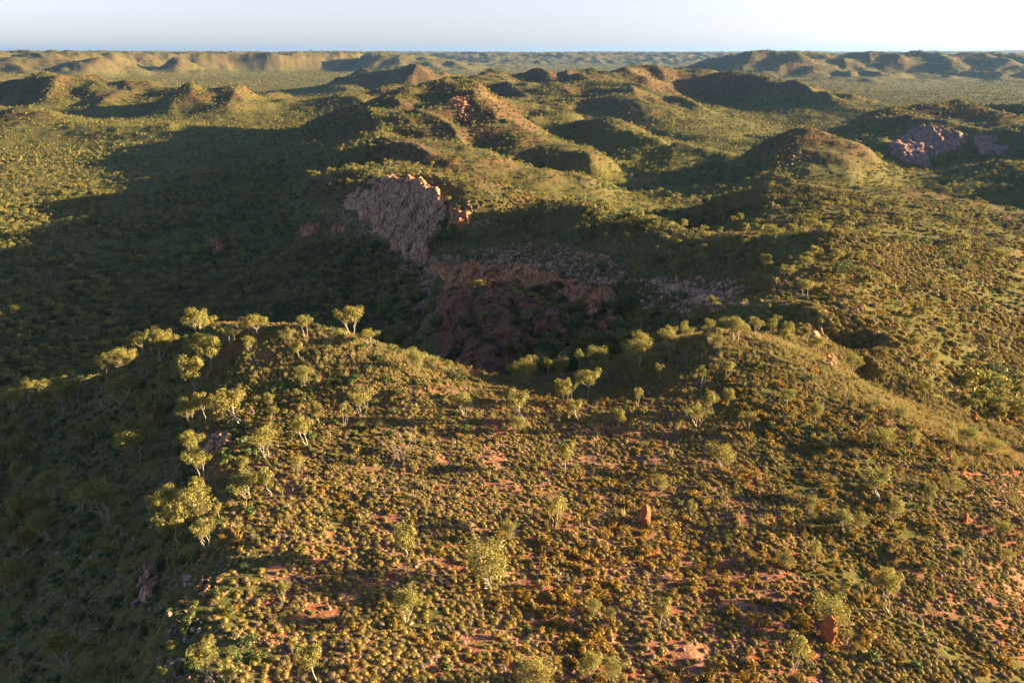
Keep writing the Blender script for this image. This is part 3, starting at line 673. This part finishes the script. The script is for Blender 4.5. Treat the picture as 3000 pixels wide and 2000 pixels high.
HAND = [  # foot u, foot v, height px, width px, kind, label
(595,772,66,68,'u','spreading gum tree standing highest on the left knoll'),
(704,776,65,45,'d','tall twin-crowned gum right of the spreading one on the left knoll'),
(513,790,44,30,'h','thin two-stemmed gum on the left shoulder of the left knoll'),
(530,792,52,40,'h','pale feathery gum beside the thin two-stemmed one'),
(575,806,44,34,'b','round dense bushy gum below the spreading knoll gum'),
(665,782,44,32,'b','bushy upright gum between spreading and twin-crowned gums'),
(690,828,54,30,'t','small lollipop-shaped gum with bare trunk on the left knoll'),
(850,797,51,60,'d','rounded double gum on the skyline right of the left knoll top'),
(955,856,73,55,'b','full leafy gum on the skyline above the red slope'),
(1000,850,42,26,'b','narrow pointed gum just right of the full leafy skyline gum'),
(1030,855,34,28,'h','little skyline gum with bent bare stem beside it'),
(445,903,106,62,'t','golden gum leaning from the shaded side at the ridge edge'),
(465,815,66,66,'u','dark-crowned gum with a twisted pale trunk behind the golden one'),
(553,973,90,74,'l','pair of white-trunked gums, one leaning left, at the rock pile'),
(457,1058,84,56,'l','gum with slender white double stem among the pink boulders'),
(302,918,70,88,'u','wide shaded gum with forked white trunk on the left flank'),
(322,1064,94,112,'u','broad shaded gum with many white limbs, largest on the left flank'),
(835,960,91,66,'m','many-stemmed white gum with soft crown, centre of left knoll slope'),
(791,981,66,34,'h','slender gum just left of the many-stemmed white one'),
(733,977,70,30,'t','narrow gum with short pale trunk in the green scrub'),
(708,1028,88,50,'l','gum with long bent white trunk and side limb'),
(615,1056,86,52,'m','gum with forked white trunk near the left edge of sunlight'),
(704,886,58,46,'b','soft olive bushy gum in the middle of the knoll scrub'),
(620,932,40,28,'b','small grey-green sapling in the knoll scrub'),
(571,1146,66,76,'m','wide low gum with a fan of thin pale stems'),
(624,1142,84,46,'t','rounded pale green gum close right of the fan-stemmed one'),
(418,1203,112,62,'l','tall sunlit gum with long white double trunk over the dark flank'),
(388,1190,84,72,'u','spreading gum with crown half in shade left of the tall double trunk'),
(387,1232,66,56,'b','bright yellow-green low crown hanging over the dark flank'),
(477,1260,84,60,'m','compact gum with fine pale stems at the upper left of the tussocks'),
(504,1189,44,22,'t','tiny upright gum between the compact gum and dark slope'),
(462,1147,68,38,'t','small gum with lit crown just right of the tall double trunk'),
(255,1193,112,112,'m','large shaded gum with bare bone-white limbs low on the left flank'),
(283,1225,60,32,'l','thin crooked pale sapling right of the bone-white gum'),
(159,1390,62,26,'h','nearly bare white sapling alone on the dark slope'),
(162,1532,100,72,'l','sunlit yellow gum crown leaning out in the bottom left corner'),
(225,1575,56,62,'m','gum with broken brown limbs at the bottom left edge'),
(378,1578,50,46,'m','small pale gum at the bottom edge left of the tussocks'),
(492,1566,110,74,'m','tall full gum at the bottom edge left of centre'),
(524,1585,84,52,'h','fluffy gum touching the bottom edge beside the tall full one'),
(393,1512,36,40,'h','small spindly gum by the golden bushes bottom left'),
(931,1283,93,56,'t','silvery oval gum with white trunk in the golden scrub'),
(1126,1347,121,106,'b','biggest leafy gum of the near slope with pale forked base'),
(933,1430,80,76,'m','airy gum with a spray of fine white stems, lower centre'),
(651,1386,61,42,'h','small grey-green gum above the tussock patch lower left'),
(726,1568,102,52,'t','slim gum with white trunk reaching the bottom edge'),
(1276,1215,90,52,'h','sparse half-bare gum left of the big red termite mound'),
(1168,1241,61,42,'b','low olive gum beside pinkish stones in the centre'),
(1356,1568,88,62,'u','bright green gum with kinked white trunk at the bottom edge'),
(1405,1562,62,62,'b','dull green bushy gum right of the kinked white trunk'),
(1230,1590,92,96,'b','big rounded gum cut by the bottom edge right of centre'),
(1515,1438,76,42,'t','small fresh green gum with thin white trunk, lower right of centre'),
(1362,1413,48,34,'b','small round bush-like gum in the lower centre'),
(1400,1430,45,28,'b','grey-leaved small gum just right of the round bush-like one'),
(1298,1080,84,46,'t','tall lean gum with long white trunk rising from golden bushes'),
(1202,966,76,56,'l','two-tone gum with curved white trunk below the saddle'),
(1190,992,46,42,'b','leafy thicket gum in front of the curved white trunk'),
(1068,958,66,46,'m','bright green fan-stemmed gum at the top of the red slope'),
(1352,912,78,78,'u','broad umbrella gum with forked white trunk on the saddle'),
(1290,928,70,42,'t','left gum of the close pair beside the umbrella gum'),
(1303,932,72,32,'h','right gum of the close pair with reddish thin trunk'),
(1329,967,56,38,'l','small gum with two thin splayed trunks below the umbrella gum'),
(1419,983,55,30,'t','small single-trunk gum on dark ground right of the saddle'),
(1469,842,82,80,'u','tallest white-limbed gum on the saddle in front of the dark gorge'),
(1465,881,44,30,'m','small vase-shaped gum directly below the tallest saddle gum'),
(1513,871,45,26,'t','slim yellow-green gum right of the vase-shaped one'),
(1611,886,52,28,'h','slender several-stemmed gum on the flank of the right knoll'),
(1464,934,54,22,'h','wispy upright sapling below the vase-shaped gum'),
(1604,981,64,70,'m','dense dark-crowned gum with splayed white stems below right knoll'),
(1638,952,66,46,'l','lighter gum behind the dark-crowned one'),
(1557,989,36,22,'h','leafless-looking thin sapling left of the dark-crowned gum'),
(1690,786,68,62,'d','big double gum crowning the right knoll'),
(1631,791,46,40,'m','smaller gum with fine stems left of the big double gum'),
(1650,806,48,28,'b','column-shaped bushy gum in front of the big double gum'),
(1653,760,34,28,'b','grey rounded gum just behind the big double gum'),
(1581,778,34,36,'b','yellowish brushy gum at the left end of the right knoll'),
(1808,784,54,32,'m','slanting gum at the right end of the knoll top'),
(1782,760,44,24,'t','small gum with split crown behind the slanting gum'),
(1853,790,42,16,'h','very narrow gum by the jagged knoll rock'),
(1671,870,48,36,'h','feathery gum on the knoll slope under the big double gum'),
(1668,936,56,30,'t','slight gum with wavy trunk below the feathery one'),
(1803,933,54,52,'u','flat-topped gum with thick white forked base on the right slope'),
(1872,976,64,34,'t','fresh green upright gum right of the flat-topped gum'),
(2005,1030,57,52,'t','gum with thin straight trunk above the red patch on the right'),
(2034,1027,56,42,'b','fuller green gum next to the thin straight trunk'),
(2091,1036,56,42,'h','airy gum right of the fuller green gum'),
(2125,913,50,42,'u','leaning gum with long white trunk beyond the knoll edge'),
(2070,962,38,36,'b','dark rounded gum at the lower knoll edge'),
(2218,1033,60,60,'m','large round gum on the right slope edge with dark stems'),
(2275,1047,54,56,'b','golden-topped gum right of the large round gum'),
(1660,1080,66,62,'m','pale twin-stemmed gum in the middle of the right slope'),
(2023,1153,84,66,'l','gum with dark lower trunk and one-sided crown, mid right'),
(2131,1153,54,30,'t','bright lime narrow gum on the mid right slope'),
(2185,1131,50,40,'b','plump lime gum right of the narrow lime one'),
(2048,1201,64,52,'h','open-crowned gum below the dark-trunked one'),
(1937,1221,66,50,'l','gum with leaning trunk and heart-shaped crown'),
(1976,1216,50,26,'b','small companion bush right of the heart-shaped crown'),
(1862,1182,56,32,'b','shaggy olive gum with dead twig on top'),
(2041,1411,124,70,'l','tall gum with long curved white trunk, lower right'),
(1908,1450,96,76,'b','grey-green leafy gum shading the dark termite mound'),
(1823,1545,96,56,'h','leafy gum with several bare lower stems near the bottom right'),
(1942,1484,46,32,'h','half-dead scraggy bush right of the dark mound'),
(1802,1303,44,38,'b','pale sage-coloured round gum in golden scrub'),
(1865,1309,82,26,'h','tall thin straggly sapling right of the sage-coloured gum'),
(2302,1231,44,56,'u','small spreading gum near the right edge'),
(1520,1128,48,32,'b','dull yellow sapling above the big red mound'),
(1780,561,48,46,'u','umbrella gum on the dark rim beyond the right knoll'),
(1755,621,47,28,'t','small white-trunked gum on the dark slope below the rim'),
(1676,603,26,18,'t','upper of the two little gums on the dark stony slope'),
(1680,630,26,21,'t','lower of the two little gums on the dark stony slope'),
(1805,643,44,46,'m','rounded many-stemmed gum on the upper right slope'),
(1855,619,34,30,'m','gum with paired stems under the crest of the upper slope'),
(1865,534,42,34,'b','leafy gum on the crest beyond the right knoll'),
(1895,536,30,22,'b','smaller gum beside the leafy crest gum'),
(1926,553,30,36,'h','open gum on the crest line right of the leafy one'),
(2368-60,1290,40,34,'b','olive bush-like gum close to the right edge')]
placed = []
random.seed(3)
for i, (u, v, hp, wp, st, lab) in enumerate(HAND):
    c = cast(u, min(v, 1600))
    if c is None: continue
    x, y, z = c; dep = y*cp-(z-CAMZ)*sp; d = math.sqrt(x*x+y*y); csd = d/math.hypot(d, CAMZ-z)
    h = hp/FPX*dep/max(csd, .5)*.86; w = wp/FPX*dep
    tree_at(x, y, z-.05, h, w*1.05, st, lab, 'gum trees of the near ridge', i)
    placed.append((x, y))
placed = np.array(placed)

M_twig = rock('grey_twigs', (.26, .20, .15), (.22, .17, .13), (.30, .25, .20), 3., .2, False)
# dead shrub, termite mounds
def dead_shrub(u, v, hp, label):
    x, y, z = cast(u, v); rg = np.random.default_rng(5); vs, fs = [], []
    s = hp/FPX*math.hypot(math.hypot(x, y), CAMZ-z)
    for i in range(9):
        t = i*.7+rg.random(); o_ = .55*(.5+rg.random())
        p = [(0, 0, -.1), (.25*o_*math.cos(t), .25*o_*math.sin(t), .3), (.7*o_*math.cos(t), .7*o_*math.sin(t), .65+.1*rg.random()), (o_*math.cos(t+.2), o_*math.sin(t+.2), .9+.25*rg.random())]
        tube(vs, fs, p, [.017, .012, .008, .003], 4)
        for q in range(3):
            a = np.array(p[1+q % 2]); e = a+rg.normal(size=3)*[.18, .18, .05]+[0, 0, .2]; tube(vs, fs, [a, (a+e)/2+.02, e], [.011, .008, .004], 3)
    return tag(obj('dead_shrub', mesh('dead_shrub', vs, fs, [M_twig]), None, (x, y, z), (0, 0, 0), s), label, 'dead shrub')
dead_shrub(921, 1060, 62, 'bleached leafless shrub with forked branches on the sunny slope')
dead_shrub(452, 905, 50, 'bare curved grey branches beside the golden leaning gum')
def mound(u, v, hp, wp, label, seed, lumps=1):
    x, y, z = cast(u, v); d = math.hypot(math.hypot(x, y), CAMZ-z); cs = math.hypot(x, y)/d
    h = hp/FPX*d/cs; w = wp/FPX*d*1.15
    n, k = 34, 30; A_, Z_ = np.meshgrid(np.linspace(0, 2*np.pi, k, endpoint=False), np.linspace(-.12, 1, n))
    prof = np.where(Z_ < .2, 1.06-.5*np.abs(Z_), 1)*np.sqrt(np.clip(1-np.clip((Z_-.35)/.65, 0, 1)**2.4, 0, 1))
    rr = .5*prof*(1+.16*fbm(A_*2+seed*9, Z_*6, 1.2, 3, seed)+.10*np.cos(A_*3+seed)*Z_)
    f1, f2, cid = cell(np.cos(A_)*3+9+Z_*2, np.sin(A_)*3+9+Z_*7, seed); rr = rr*(1+.26*(cid-.5)-.12*sstep(.25, 0, f2-f1))
    X = rr*np.cos(A_); Y = rr*np.sin(A_)*.85
    idx = np.arange(n*k).reshape(n, k); nx_ = np.roll(idx, -1, 1)
    F_ = np.stack([idx[:-1], nx_[:-1], nx_[1:], idx[1:]], -1).reshape(-1, 4)
    V_ = np.stack([X*w, Y*w, Z_*h], -1).reshape(-1, 3)
    m_ = mesh('termite_mound', V_, F_, [M_mound], smooth=False)
    return tag(obj('termite_mound', m_, None, (x, y, z), (0, 0, seed)), label, 'termite mound', 'termite mounds')
mound(1481, 1204, 42, 22, 'tall rounded orange termite mound standing in full sun', 1)
mound(1899, 1470, 48, 25, 'dark red termite mound in the shade of a leafy gum', 2)
mound(1739, 1146, 18, 10, 'small red termite mound in the golden scrub of the right slope', 3)
mound(2216, 1196, 15, 9, 'little orange termite mound near the right edge', 4)
mound(2236, 964, 16, 9, 'dark little termite mound on the bright green slope at right', 5)

# ------------------------------------------------------------------ scattered trees
def side_mask(x, y, r):  # ground of the near sunlit ridge top, kept clear for the trees above
    u, v = project(x, y, height(x, y)); return u, v
mid_src = [join_tree(900+i, s_, 230, .085, M_leaf) for i, s_ in enumerate(('umbrella', 'tall', 'multi', 'double', 'bush'))]+[join_tree(950+i, s_, 230, .085, M_leafd) for i, s_ in enumerate(('umbrella', 'bush'))]
dark_src = mid_src[4:]
n = int(area(45, 180, -46, 46)/14); x, y = sample(45, 180, n, -46, 46); r = np.hypot(x, y); u, v = side_mask(x, y, r)
lit_top = ((u > 330+(1568-v)*.22) & (v > 885)) | ((u > 480) & (u < 1080) & (v > 750)) | ((u > 1560) & (u < 1900) & (v > 750))
p = np.where(lit_top & (r < 135), .022, .30)
p = np.where((u < 480) & (v > 740), .25, p); p = np.where((u > 1700) & (r > 105), .085, p)*np.clip(.9+1.4*fbm(x, y, 18, 3, 21), .1, 2)
x, y = keep_(p, x, y)
dm = np.min(np.hypot(x[:, None]-placed[None, :, 0], y[:, None]-placed[None, :, 1]), axis=1); ok_ = (dm > 2.5) & off_rock(x, y); x, y = x[ok_], y[ok_]
r = np.hypot(x, y); o_ = np.argsort(r); x, y, r = x[o_], y[o_], r[o_]; z = height(x, y); u, v = project(x, y, z)
inview = (u > -30) & (u < 2382) & (v > 0) & (v < 1600)
budget = 300-len(HAND); vis = np.nonzero(inview)[0][:budget]; rest = np.setdiff1d(np.arange(len(x)), vis)
def zone(u, v, r, x):
    if u < 520 and v > 740: return 'grey-green gum of the thicket on the shaded left flank', 'gums on the shaded left flank'
    if 520 <= u < 1560 and v < 900 : return 'dusky gum growing in the deep shaded hollow behind the saddle', 'gums in the shaded hollow'
    if u >= 1560 and v < 900: return 'olive gum dotted over the upper right hillside', 'gums on the upper right hillside'
    if u >= 1560: return 'unremarkable small olive gum in the scrub of the right slope', 'small gums on the right slope'
    return 'unremarkable small olive gum in the scrub of the near slope', 'small gums on the near slope'
zt = []
for i in vis:
    lab, grp = zone(u[i], v[i], r[i], x[i]); st = random.choice('ubmdtbh' if u[i] > 520 else 'umumdbl')
    hh = random.uniform(2.6, 4.6) if u[i] > 520 else random.uniform(3.4, 5.6)
    if u[i] > 520 and v[i] > 885: hh = random.uniform(1.5, 3.0)
    zt.append((tree_at(x[i], y[i], z[i]-.05, hh, hh*random.uniform(.6, .95), st, lab, grp, i, random.uniform(0, 6.28)), u[i], v[i]))
print('individual trees', len(HAND)+len(vis), 'of', len(x))
P = [on_ground(x[rest], y[rest], .1)]; S = [scl3(len(rest), 3, 5, 1, (.8, 1))]
def wood(r0, r1, per, s0, s1, seed, a=46, patch=70):
    n = int(area(r0, r1, -a, a)/per); x, y = sample(r0, r1, n, -a, a); z = height(x, y)
    lo = sstep(30, 4, z)*sstep(1200, 600, np.hypot(x, y))                                     # more trees in the hollows
    p = np.clip(.38+.30*lo+.8*fbm(x, y, patch, 3, seed), .04, 1)
    p = p*np.where((x > .25*y) & (np.hypot(x, y) < 480), .5, 1)
    x, y, z = keep_(p, x, y, z); k_ = off_rock(x, y); x, y, z = x[k_], y[k_], z[k_]
    return np.stack([x, y, z-.15], 1), scl3(len(x), s0, s1, 1.3, (.75, 1))
a, b = wood(180, 420, 17, 1.6, 4.3, 31, 46, 40); P.append(a); S.append(b)
n = int(area(235, 760, -46, 4)/17); x, y = sample(235, 760, n, -46, 4); z = height(x, y); x, y, z = keep_(sstep(26, 10, z)*np.clip(.62+.9*fbm(x, y, 45, 3, 91), .08, 1), x, y, z)
P.append(np.stack([x, y, z-.15], 1)); S.append(scl3(len(x), 2.2, 5.0, 1.2, (.75, 1)))
a, b = wood(420, 900, 28, 1.5, 3.9, 32); P.append(a); S.append(b)
dense = []                                                    # dark thickets in the gorge and under the cliff
for u0, u1, v0, v1, cnt in ((1240,1560,775,880,170),(1060,1290,668,700,40),(1230,1330,700,860,90),(960,1230,680,860,60),(880,965,640,810,110),(740,900,560,640,110),(1330,1560,700,770,40),(1000,1060,500,560,30),(2230,2352,860,960,25),(1450,1700,400,470,60),(620,900,330,460,130),(1330,1700,480,530,110)):
    for k in range(cnt):
        c = cast(random.uniform(u0, u1), random.uniform(v0, v1))
        if c and math.hypot(c[0], c[1]) > 150: dense.append(c)
dense = np.array(dense); dense[:, 2] -= .15; P.append(dense); S.append(scl3(len(dense), 2.5, 5, 1, (.8, 1)))
P = np.concatenate(P); S = np.concatenate(S); print('mid trees', len(P))
scatter('woodland', 'open gum woodland over the valley floor and middle hills', 'woodland', P, S, mid_src)
far_src = [far_tree(i, 45, .24, M_leaf if i % 3 else M_leafd) for i in range(6)]
a, b = wood(900, 2200, 34, 1.7, 4.0, 33, 44, 160); a2, b2 = wood(2200, 5500, 150, 3, 6, 34, 42, 400); a3, b3 = wood(5500, 9500, 1500, 6, 12, 35, 42, 900)
P = np.concatenate([a, a2, a3]); S = np.concatenate([b, b2, b3]); print('far trees', len(P))
scatter('far_woodland', 'tiny trees specking the far plain and hills', 'woodland', P, S, far_src)

# ------------------------------------------------------------------ labels that point: by the nearest landmark, the side of it and the rank there
LM = [(u, v-hp*.3, ' '.join(lab.split()[:11])) for u, v, hp, wp, st, lab in HAND if 0 < u < 2352 and v < 1600]+[
    (1481,1190,'tall rounded orange termite mound'), (921,1040,'bleached leafless shrub'), (342,1335,'tall fissured pink rock on the dark flank'),
    (345,1450,'shaded foot of the flank at bottom left'), (60,1100,'left edge of the picture at mid height'), (60,1350,'left edge of the picture lower down'),
    (2250,1500,'bottom right corner'), (2150,1380,'bare lower right slope'), (40,1540,'bottom left corner'), (870,1560,'bottom edge left of centre'), (1000,1500,'bottom centre scrub')]
RANK = ['nearest', 'second', 'third', 'fourth', 'fifth', 'sixth', 'seventh', 'eighth', 'ninth', 'tenth', 'eleventh', 'twelfth', 'thirteenth', 'fourteenth', 'fifteenth', 'sixteenth', 'seventeenth', 'eighteenth', 'nineteenth', 'twentieth']+['twenty-'+q for q in ('first', 'second', 'third', 'fourth', 'fifth', 'sixth', 'seventh', 'eighth', 'ninth')]+['thirtieth']+['thirty-'+q for q in ('first', 'second', 'third', 'fourth', 'fifth', 'sixth', 'seventh', 'eighth', 'ninth')]
def point_labels(items, what):
    """items: [(object, u, v)]"""
    bins = {}
    for o, u, v in items:
        d = [(math.hypot(u-a, v-b), i) for i, (a, b, t) in enumerate(LM)]; dd, i = min(d)
        dx, dy = u-LM[i][0], v-LM[i][1]
        s_ = ('right of' if dx > 0 else 'left of') if abs(dx) > abs(dy) else ('below' if dy > 0 else 'above')
        bins.setdefault((i, s_), []).append((dd, o))
    for (i, s_), l in bins.items():
        for k, (dd, o) in enumerate(sorted(l, key=lambda q: q[0])):
            w = f'{RANK[min(k, 38)]} {what} {s_} the {LM[i][2]}'.split(); o['label'] = ' '.join(w[:16])
# ------------------------------------------------------------------ low growth
M_dead = leaf_mat('dead_spinifex', (.26, .20, .13), (.20, .15, .09), .1, .3)
spin_src = [tussock(i, 110) for i in range(4)]+[tussock(9, 110, M_dead)]; gold_src = [shrub(20+i, M_gold, 230, .10) for i in range(4)]; green_src = [shrub(40+i, M_green, 200, .11) for i in range(4)]
tuft_src = [grass_tuft(i) for i in range(3)]; stone_src = [boulder(i, M_stone, 11, 'stone', False) for i in range(5)]
def individuals(x, y, srcs, nmax, name, label, cat, group, s0, s1, flat=(.8, 1.1), sink=.03, skip=None):
    """the nmax nearest in view become things of their own; the indices of the others come back"""
    z = height(x, y); u, v = project(x, y, z); r = np.hypot(x, y)
    ok = (u > 0) & (u < 2352) & (v < 1568) & (v > 0); o_ = np.argsort(np.where(ok, r, 1e9))[:nmax]
    its = []
    for i in o_:
        s = random.uniform(s0, s1); obj_ = obj(name, srcs[random.randrange(len(srcs))], None, (x[i], y[i], z[i]-sink), (0, 0, random.uniform(0, 6.28)), (s, s, s*random.uniform(*flat)))
        tag(obj_, label, cat, group); its.append((obj_, u[i], v[i]))
    point_labels(its, label)
    m = np.ones(len(x), bool); m[o_] = False; return m
def min_sep(x, y, d):
    """thin points so that two stand at least about d apart (grid based)"""
    key = (np.floor(x/d).astype(np.int64)*1000003+np.floor(y/d).astype(np.int64)); _, i = np.unique(key, return_index=True)
    return x[i], y[i]
point_labels(zt, 'small gum')
# golden and green shrubs on the near ridge
x, y = sample(32, 230, int(area(32, 230)*1.35), -62, 62); r = np.hypot(x, y)
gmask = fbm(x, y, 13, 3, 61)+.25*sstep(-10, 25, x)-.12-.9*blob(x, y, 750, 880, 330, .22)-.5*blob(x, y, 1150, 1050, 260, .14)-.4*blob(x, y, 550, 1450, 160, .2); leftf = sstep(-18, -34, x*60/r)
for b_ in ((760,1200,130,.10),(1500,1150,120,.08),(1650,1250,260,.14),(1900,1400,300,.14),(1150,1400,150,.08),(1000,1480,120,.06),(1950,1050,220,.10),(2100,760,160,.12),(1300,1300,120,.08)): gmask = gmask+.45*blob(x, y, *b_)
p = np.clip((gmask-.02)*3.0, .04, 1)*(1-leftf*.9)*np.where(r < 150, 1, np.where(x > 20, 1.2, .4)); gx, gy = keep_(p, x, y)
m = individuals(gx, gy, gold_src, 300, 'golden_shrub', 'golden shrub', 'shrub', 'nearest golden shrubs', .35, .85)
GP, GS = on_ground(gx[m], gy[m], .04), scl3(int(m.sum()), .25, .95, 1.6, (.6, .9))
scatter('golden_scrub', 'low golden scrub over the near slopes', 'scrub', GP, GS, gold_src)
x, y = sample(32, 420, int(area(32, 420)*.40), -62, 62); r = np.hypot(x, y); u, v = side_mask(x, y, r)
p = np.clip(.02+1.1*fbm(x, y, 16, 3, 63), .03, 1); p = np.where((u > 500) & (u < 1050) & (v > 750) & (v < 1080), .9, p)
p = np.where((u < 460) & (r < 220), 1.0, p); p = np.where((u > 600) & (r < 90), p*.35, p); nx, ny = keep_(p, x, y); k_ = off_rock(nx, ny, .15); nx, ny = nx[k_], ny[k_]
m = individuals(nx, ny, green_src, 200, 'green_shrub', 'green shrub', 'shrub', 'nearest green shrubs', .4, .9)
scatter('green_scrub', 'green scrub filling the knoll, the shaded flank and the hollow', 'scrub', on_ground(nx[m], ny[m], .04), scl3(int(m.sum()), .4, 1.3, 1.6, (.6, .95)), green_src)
# spinifex
x, y = sample(32, 150, int(area(32, 150)*17), -62, 62); x, y = min_sep(x, y, .36); r = np.hypot(x, y)
p = np.clip(.95-.6*(fbm(x, y, 13, 3, 61)+.25*sstep(-10, 25, x)-.12), .45, 1)*np.where(fbm(x, y, 4, 2, 64) > -.3, 1, .4); p = p*(1-.8*sstep(-17, -28, x*60/r)); px_, py_ = keep_(p, x, y)
m = individuals(px_, py_, spin_src, 300, 'spinifex_tussock', 'spinifex tussock', 'tussock', 'nearest spinifex tussocks', .34, .66, (.9, 1.15))
SP, SS = on_ground(px_[m], py_[m], .03), scl3(int(m.sum()), .24, .66, 1, (.85, 1.2))
x, y = sample(150, 420, int(area(150, 420)*1.3)); p = np.clip(.5+1.2*fbm(x, y, 30, 3, 66), .1, 1)*np.where(np.hypot(x, y) < 270, 1, .5); x, y = keep_(p, x, y); k_ = off_rock(x, y); x, y = x[k_], y[k_]
SP = np.concatenate([SP, on_ground(x, y, .05)]); SS = np.concatenate([SS, scl3(len(x), .8, 1.7, 1, (.8, 1.1))]); print('spinifex', len(SP), 'gold', len(GP), 'green', len(nx))
scatter('spinifex_field', 'spinifex hummocks covering the slopes', 'spinifex', SP, SS, spin_src, tilt=.06)
# dry grass on the knoll crests, and mid distance scrub
x, y = sample(60, 150, int(area(60, 150)*3)); u, v = side_mask(x, y, 0)
edge_ = ((u > 1800) & (v > 780) & (v < 1080) & (np.abs(v-(790+(u-1801)*.52)) < 75)) | ((u > 640) & (u < 1000) & (v > 750) & (v < 880)) | ((u > 1560) & (u < 1850) & (v < 830) & (v > 750))
x, y = keep_(np.where(edge_, .55, .05), x, y); scatter('dry_grass', 'pale dry grass along the knoll crests', 'grass', on_ground(x, y), scl3(len(x), .45, .95), tuft_src)
x, y = sample(420, 2700, int(area(420, 2700)/16)); p = np.clip(.45+1.1*fbm(x, y, 60, 3, 68), .08, 1)*np.where(np.hypot(x, y) > 1500, .45, 1); x, y = keep_(p, x, y)
scatter('hill_scrub', 'scrub dotted over the middle hills', 'scrub', on_ground(x, y, .1), scl3(len(x), .8, 2.1, 1.5, (.45, .75))*(1+.5*sstep(1300, 2000, np.hypot(x, y)))[:, None], [shrub(60, M_green, 40, .3), shrub(61, M_gold, 40, .3), shrub(62, M_green, 40, .3)])
# stones and boulders
x, y = sample(32, 200, int(area(32, 200)*8.0), -62, 62); q = fbm(x, y, 9, 3, 70)+.5*fbm(x, y, 40, 2, 71); u, v = project(x, y, height(x, y)); q = q+.35*((u < 560) & (v > 900)); p = np.clip(.15+1.5*(q-.05), .16, 1); x, y = keep_(p, x, y)
scatter('loose_stones', 'pale pinkish stones strewn between the tussocks', 'stones', on_ground(x, y), scl3(len(x), .07, .46, 3.5, (.6, 1)), stone_src, tilt=.5)
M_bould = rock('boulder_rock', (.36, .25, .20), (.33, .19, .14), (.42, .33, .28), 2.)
rub = []
for poly_, cnt in (([(930,600),(1000,585),(1005,640),(985,700),(960,720),(900,650)], 900), ([(1110,610),(1170,565),(1250,555),(1400,590),(1450,650),(1400,660),(1280,640)], 1500), ([(960,600),(1180,560),(1190,600),(1000,620)], 350), ([(1440,640),(1700,640),(1720,700),(1500,740)], 900), ([(1010,450),(1100,470),(1060,500)], 80), ([(700,640),(900,650),(900,760),(650,740)], 220), ([(1080,240),(1160,330),(1100,330),(1040,260)], 150), ([(1740,370),(1820,330),(1900,380),(1800,400)], 160)):
    pu, pv_ = np.array(poly_).T.astype(float); n_ = 0; tries = 0
    while n_ < cnt and tries < cnt*4:
        tries += 1; u_, v__ = random.uniform(pu.min(), pu.max()), random.uniform(pv_.min(), pv_.max()); ins = False
        for i in range(len(pu)):
            j = i-1
            if (pv_[i] > v__) != (pv_[j] > v__) and u_ < (pu[j]-pu[i])*(v__-pv_[i])/(pv_[j]-pv_[i])+pu[i]: ins = not ins
        if not ins: continue
        c = cast(u_, v__); n_ += 1
        if c: rub.append(c)
rub = np.array(rub)
scatter('rubble', 'pale rubble and boulders below the cliff and over the gorge slope', 'rubble', rub, scl3(len(rub), .5, 2.6, 3, (.6, 1)), [boulder(200+i, M_rock, 12, 'rubble_stone', False) for i in range(4)], tilt=.5)
bould = [boulder(70+i, M_bould) for i in range(6)]
spots = [(470,1030,60,34),(500,1000,35,20),(440,1080,60,24),(360,1170,50,14),(480,860,45,10),(345,1400,40,10),(470,1340,45,20),(430,1440,50,26),(390,1520,50,18),(250,1010,60,14),(130,1270,90,12),(300,1290,80,12),(820,790,40,8),(1000,820,25,6),(1120,1180,30,10),(1250,1330,60,8),(1780,775,60,12),(1900,830,40,14),(2010,915,50,16),(560,985,30,10)]
nb_ = 0; bl = []
for u0, v0, sp0, cnt in spots:
    for k in range(cnt):
        c = cast(u0+random.gauss(0, sp0*.55), v0+random.gauss(0, sp0*.45))
        if c is None or math.hypot(c[0], c[1]) > 200 or nb_ >= 300: continue
        s = random.uniform(.15, .42)*(2.0 if random.random() < .15 else 1); where = 'shaded left flank' if u0 < 450 else ('rock pile at the light edge' if u0 < 600 else 'sunlit near slopes')
        o = obj('boulder', bould[nb_ % 6], None, (c[0], c[1], c[2]+s*.12), (random.random()*.8, random.random()*.8, random.random()*6), s*1.3); nb_ += 1
        tag(o, 'pale pink boulder', 'boulder', 'boulders on the '+where); uu, vv = project(*[np.array(q_) for q_ in c]); bl.append((o, float(uu), float(vv)))
point_labels(bl, 'pink boulder'); print('boulders', nb_)

# ------------------------------------------------------------------ air
hb = 52000.
bm = bmesh.new(); bmesh.ops.create_cube(bm, size=1)
for v_ in bm.verts: v_.co = Vector((v_.co.x*2*hb, v_.co.y*2*hb, -12+(v_.co.z+.5)*332))
hz = bpy.data.meshes.new('haze'); bm.to_mesh(hz); bm.free()
mh, nt, out = new_mat('haze'); pv = nd(nt, 'ShaderNodeVolumePrincipled'); pv.inputs['Density'].default_value = 2.4e-5; pv.inputs['Color'].default_value = (.24, .50, 1, 1); pv.inputs['Anisotropy'].default_value = .3
nt.links.new(pv.outputs[0], out.inputs['Volume']); hz.materials.append(mh)
HAZE = True
if HAZE: tag(obj('haze', hz), 'thin blue evening haze over the distance', 'haze', kind='stuff')
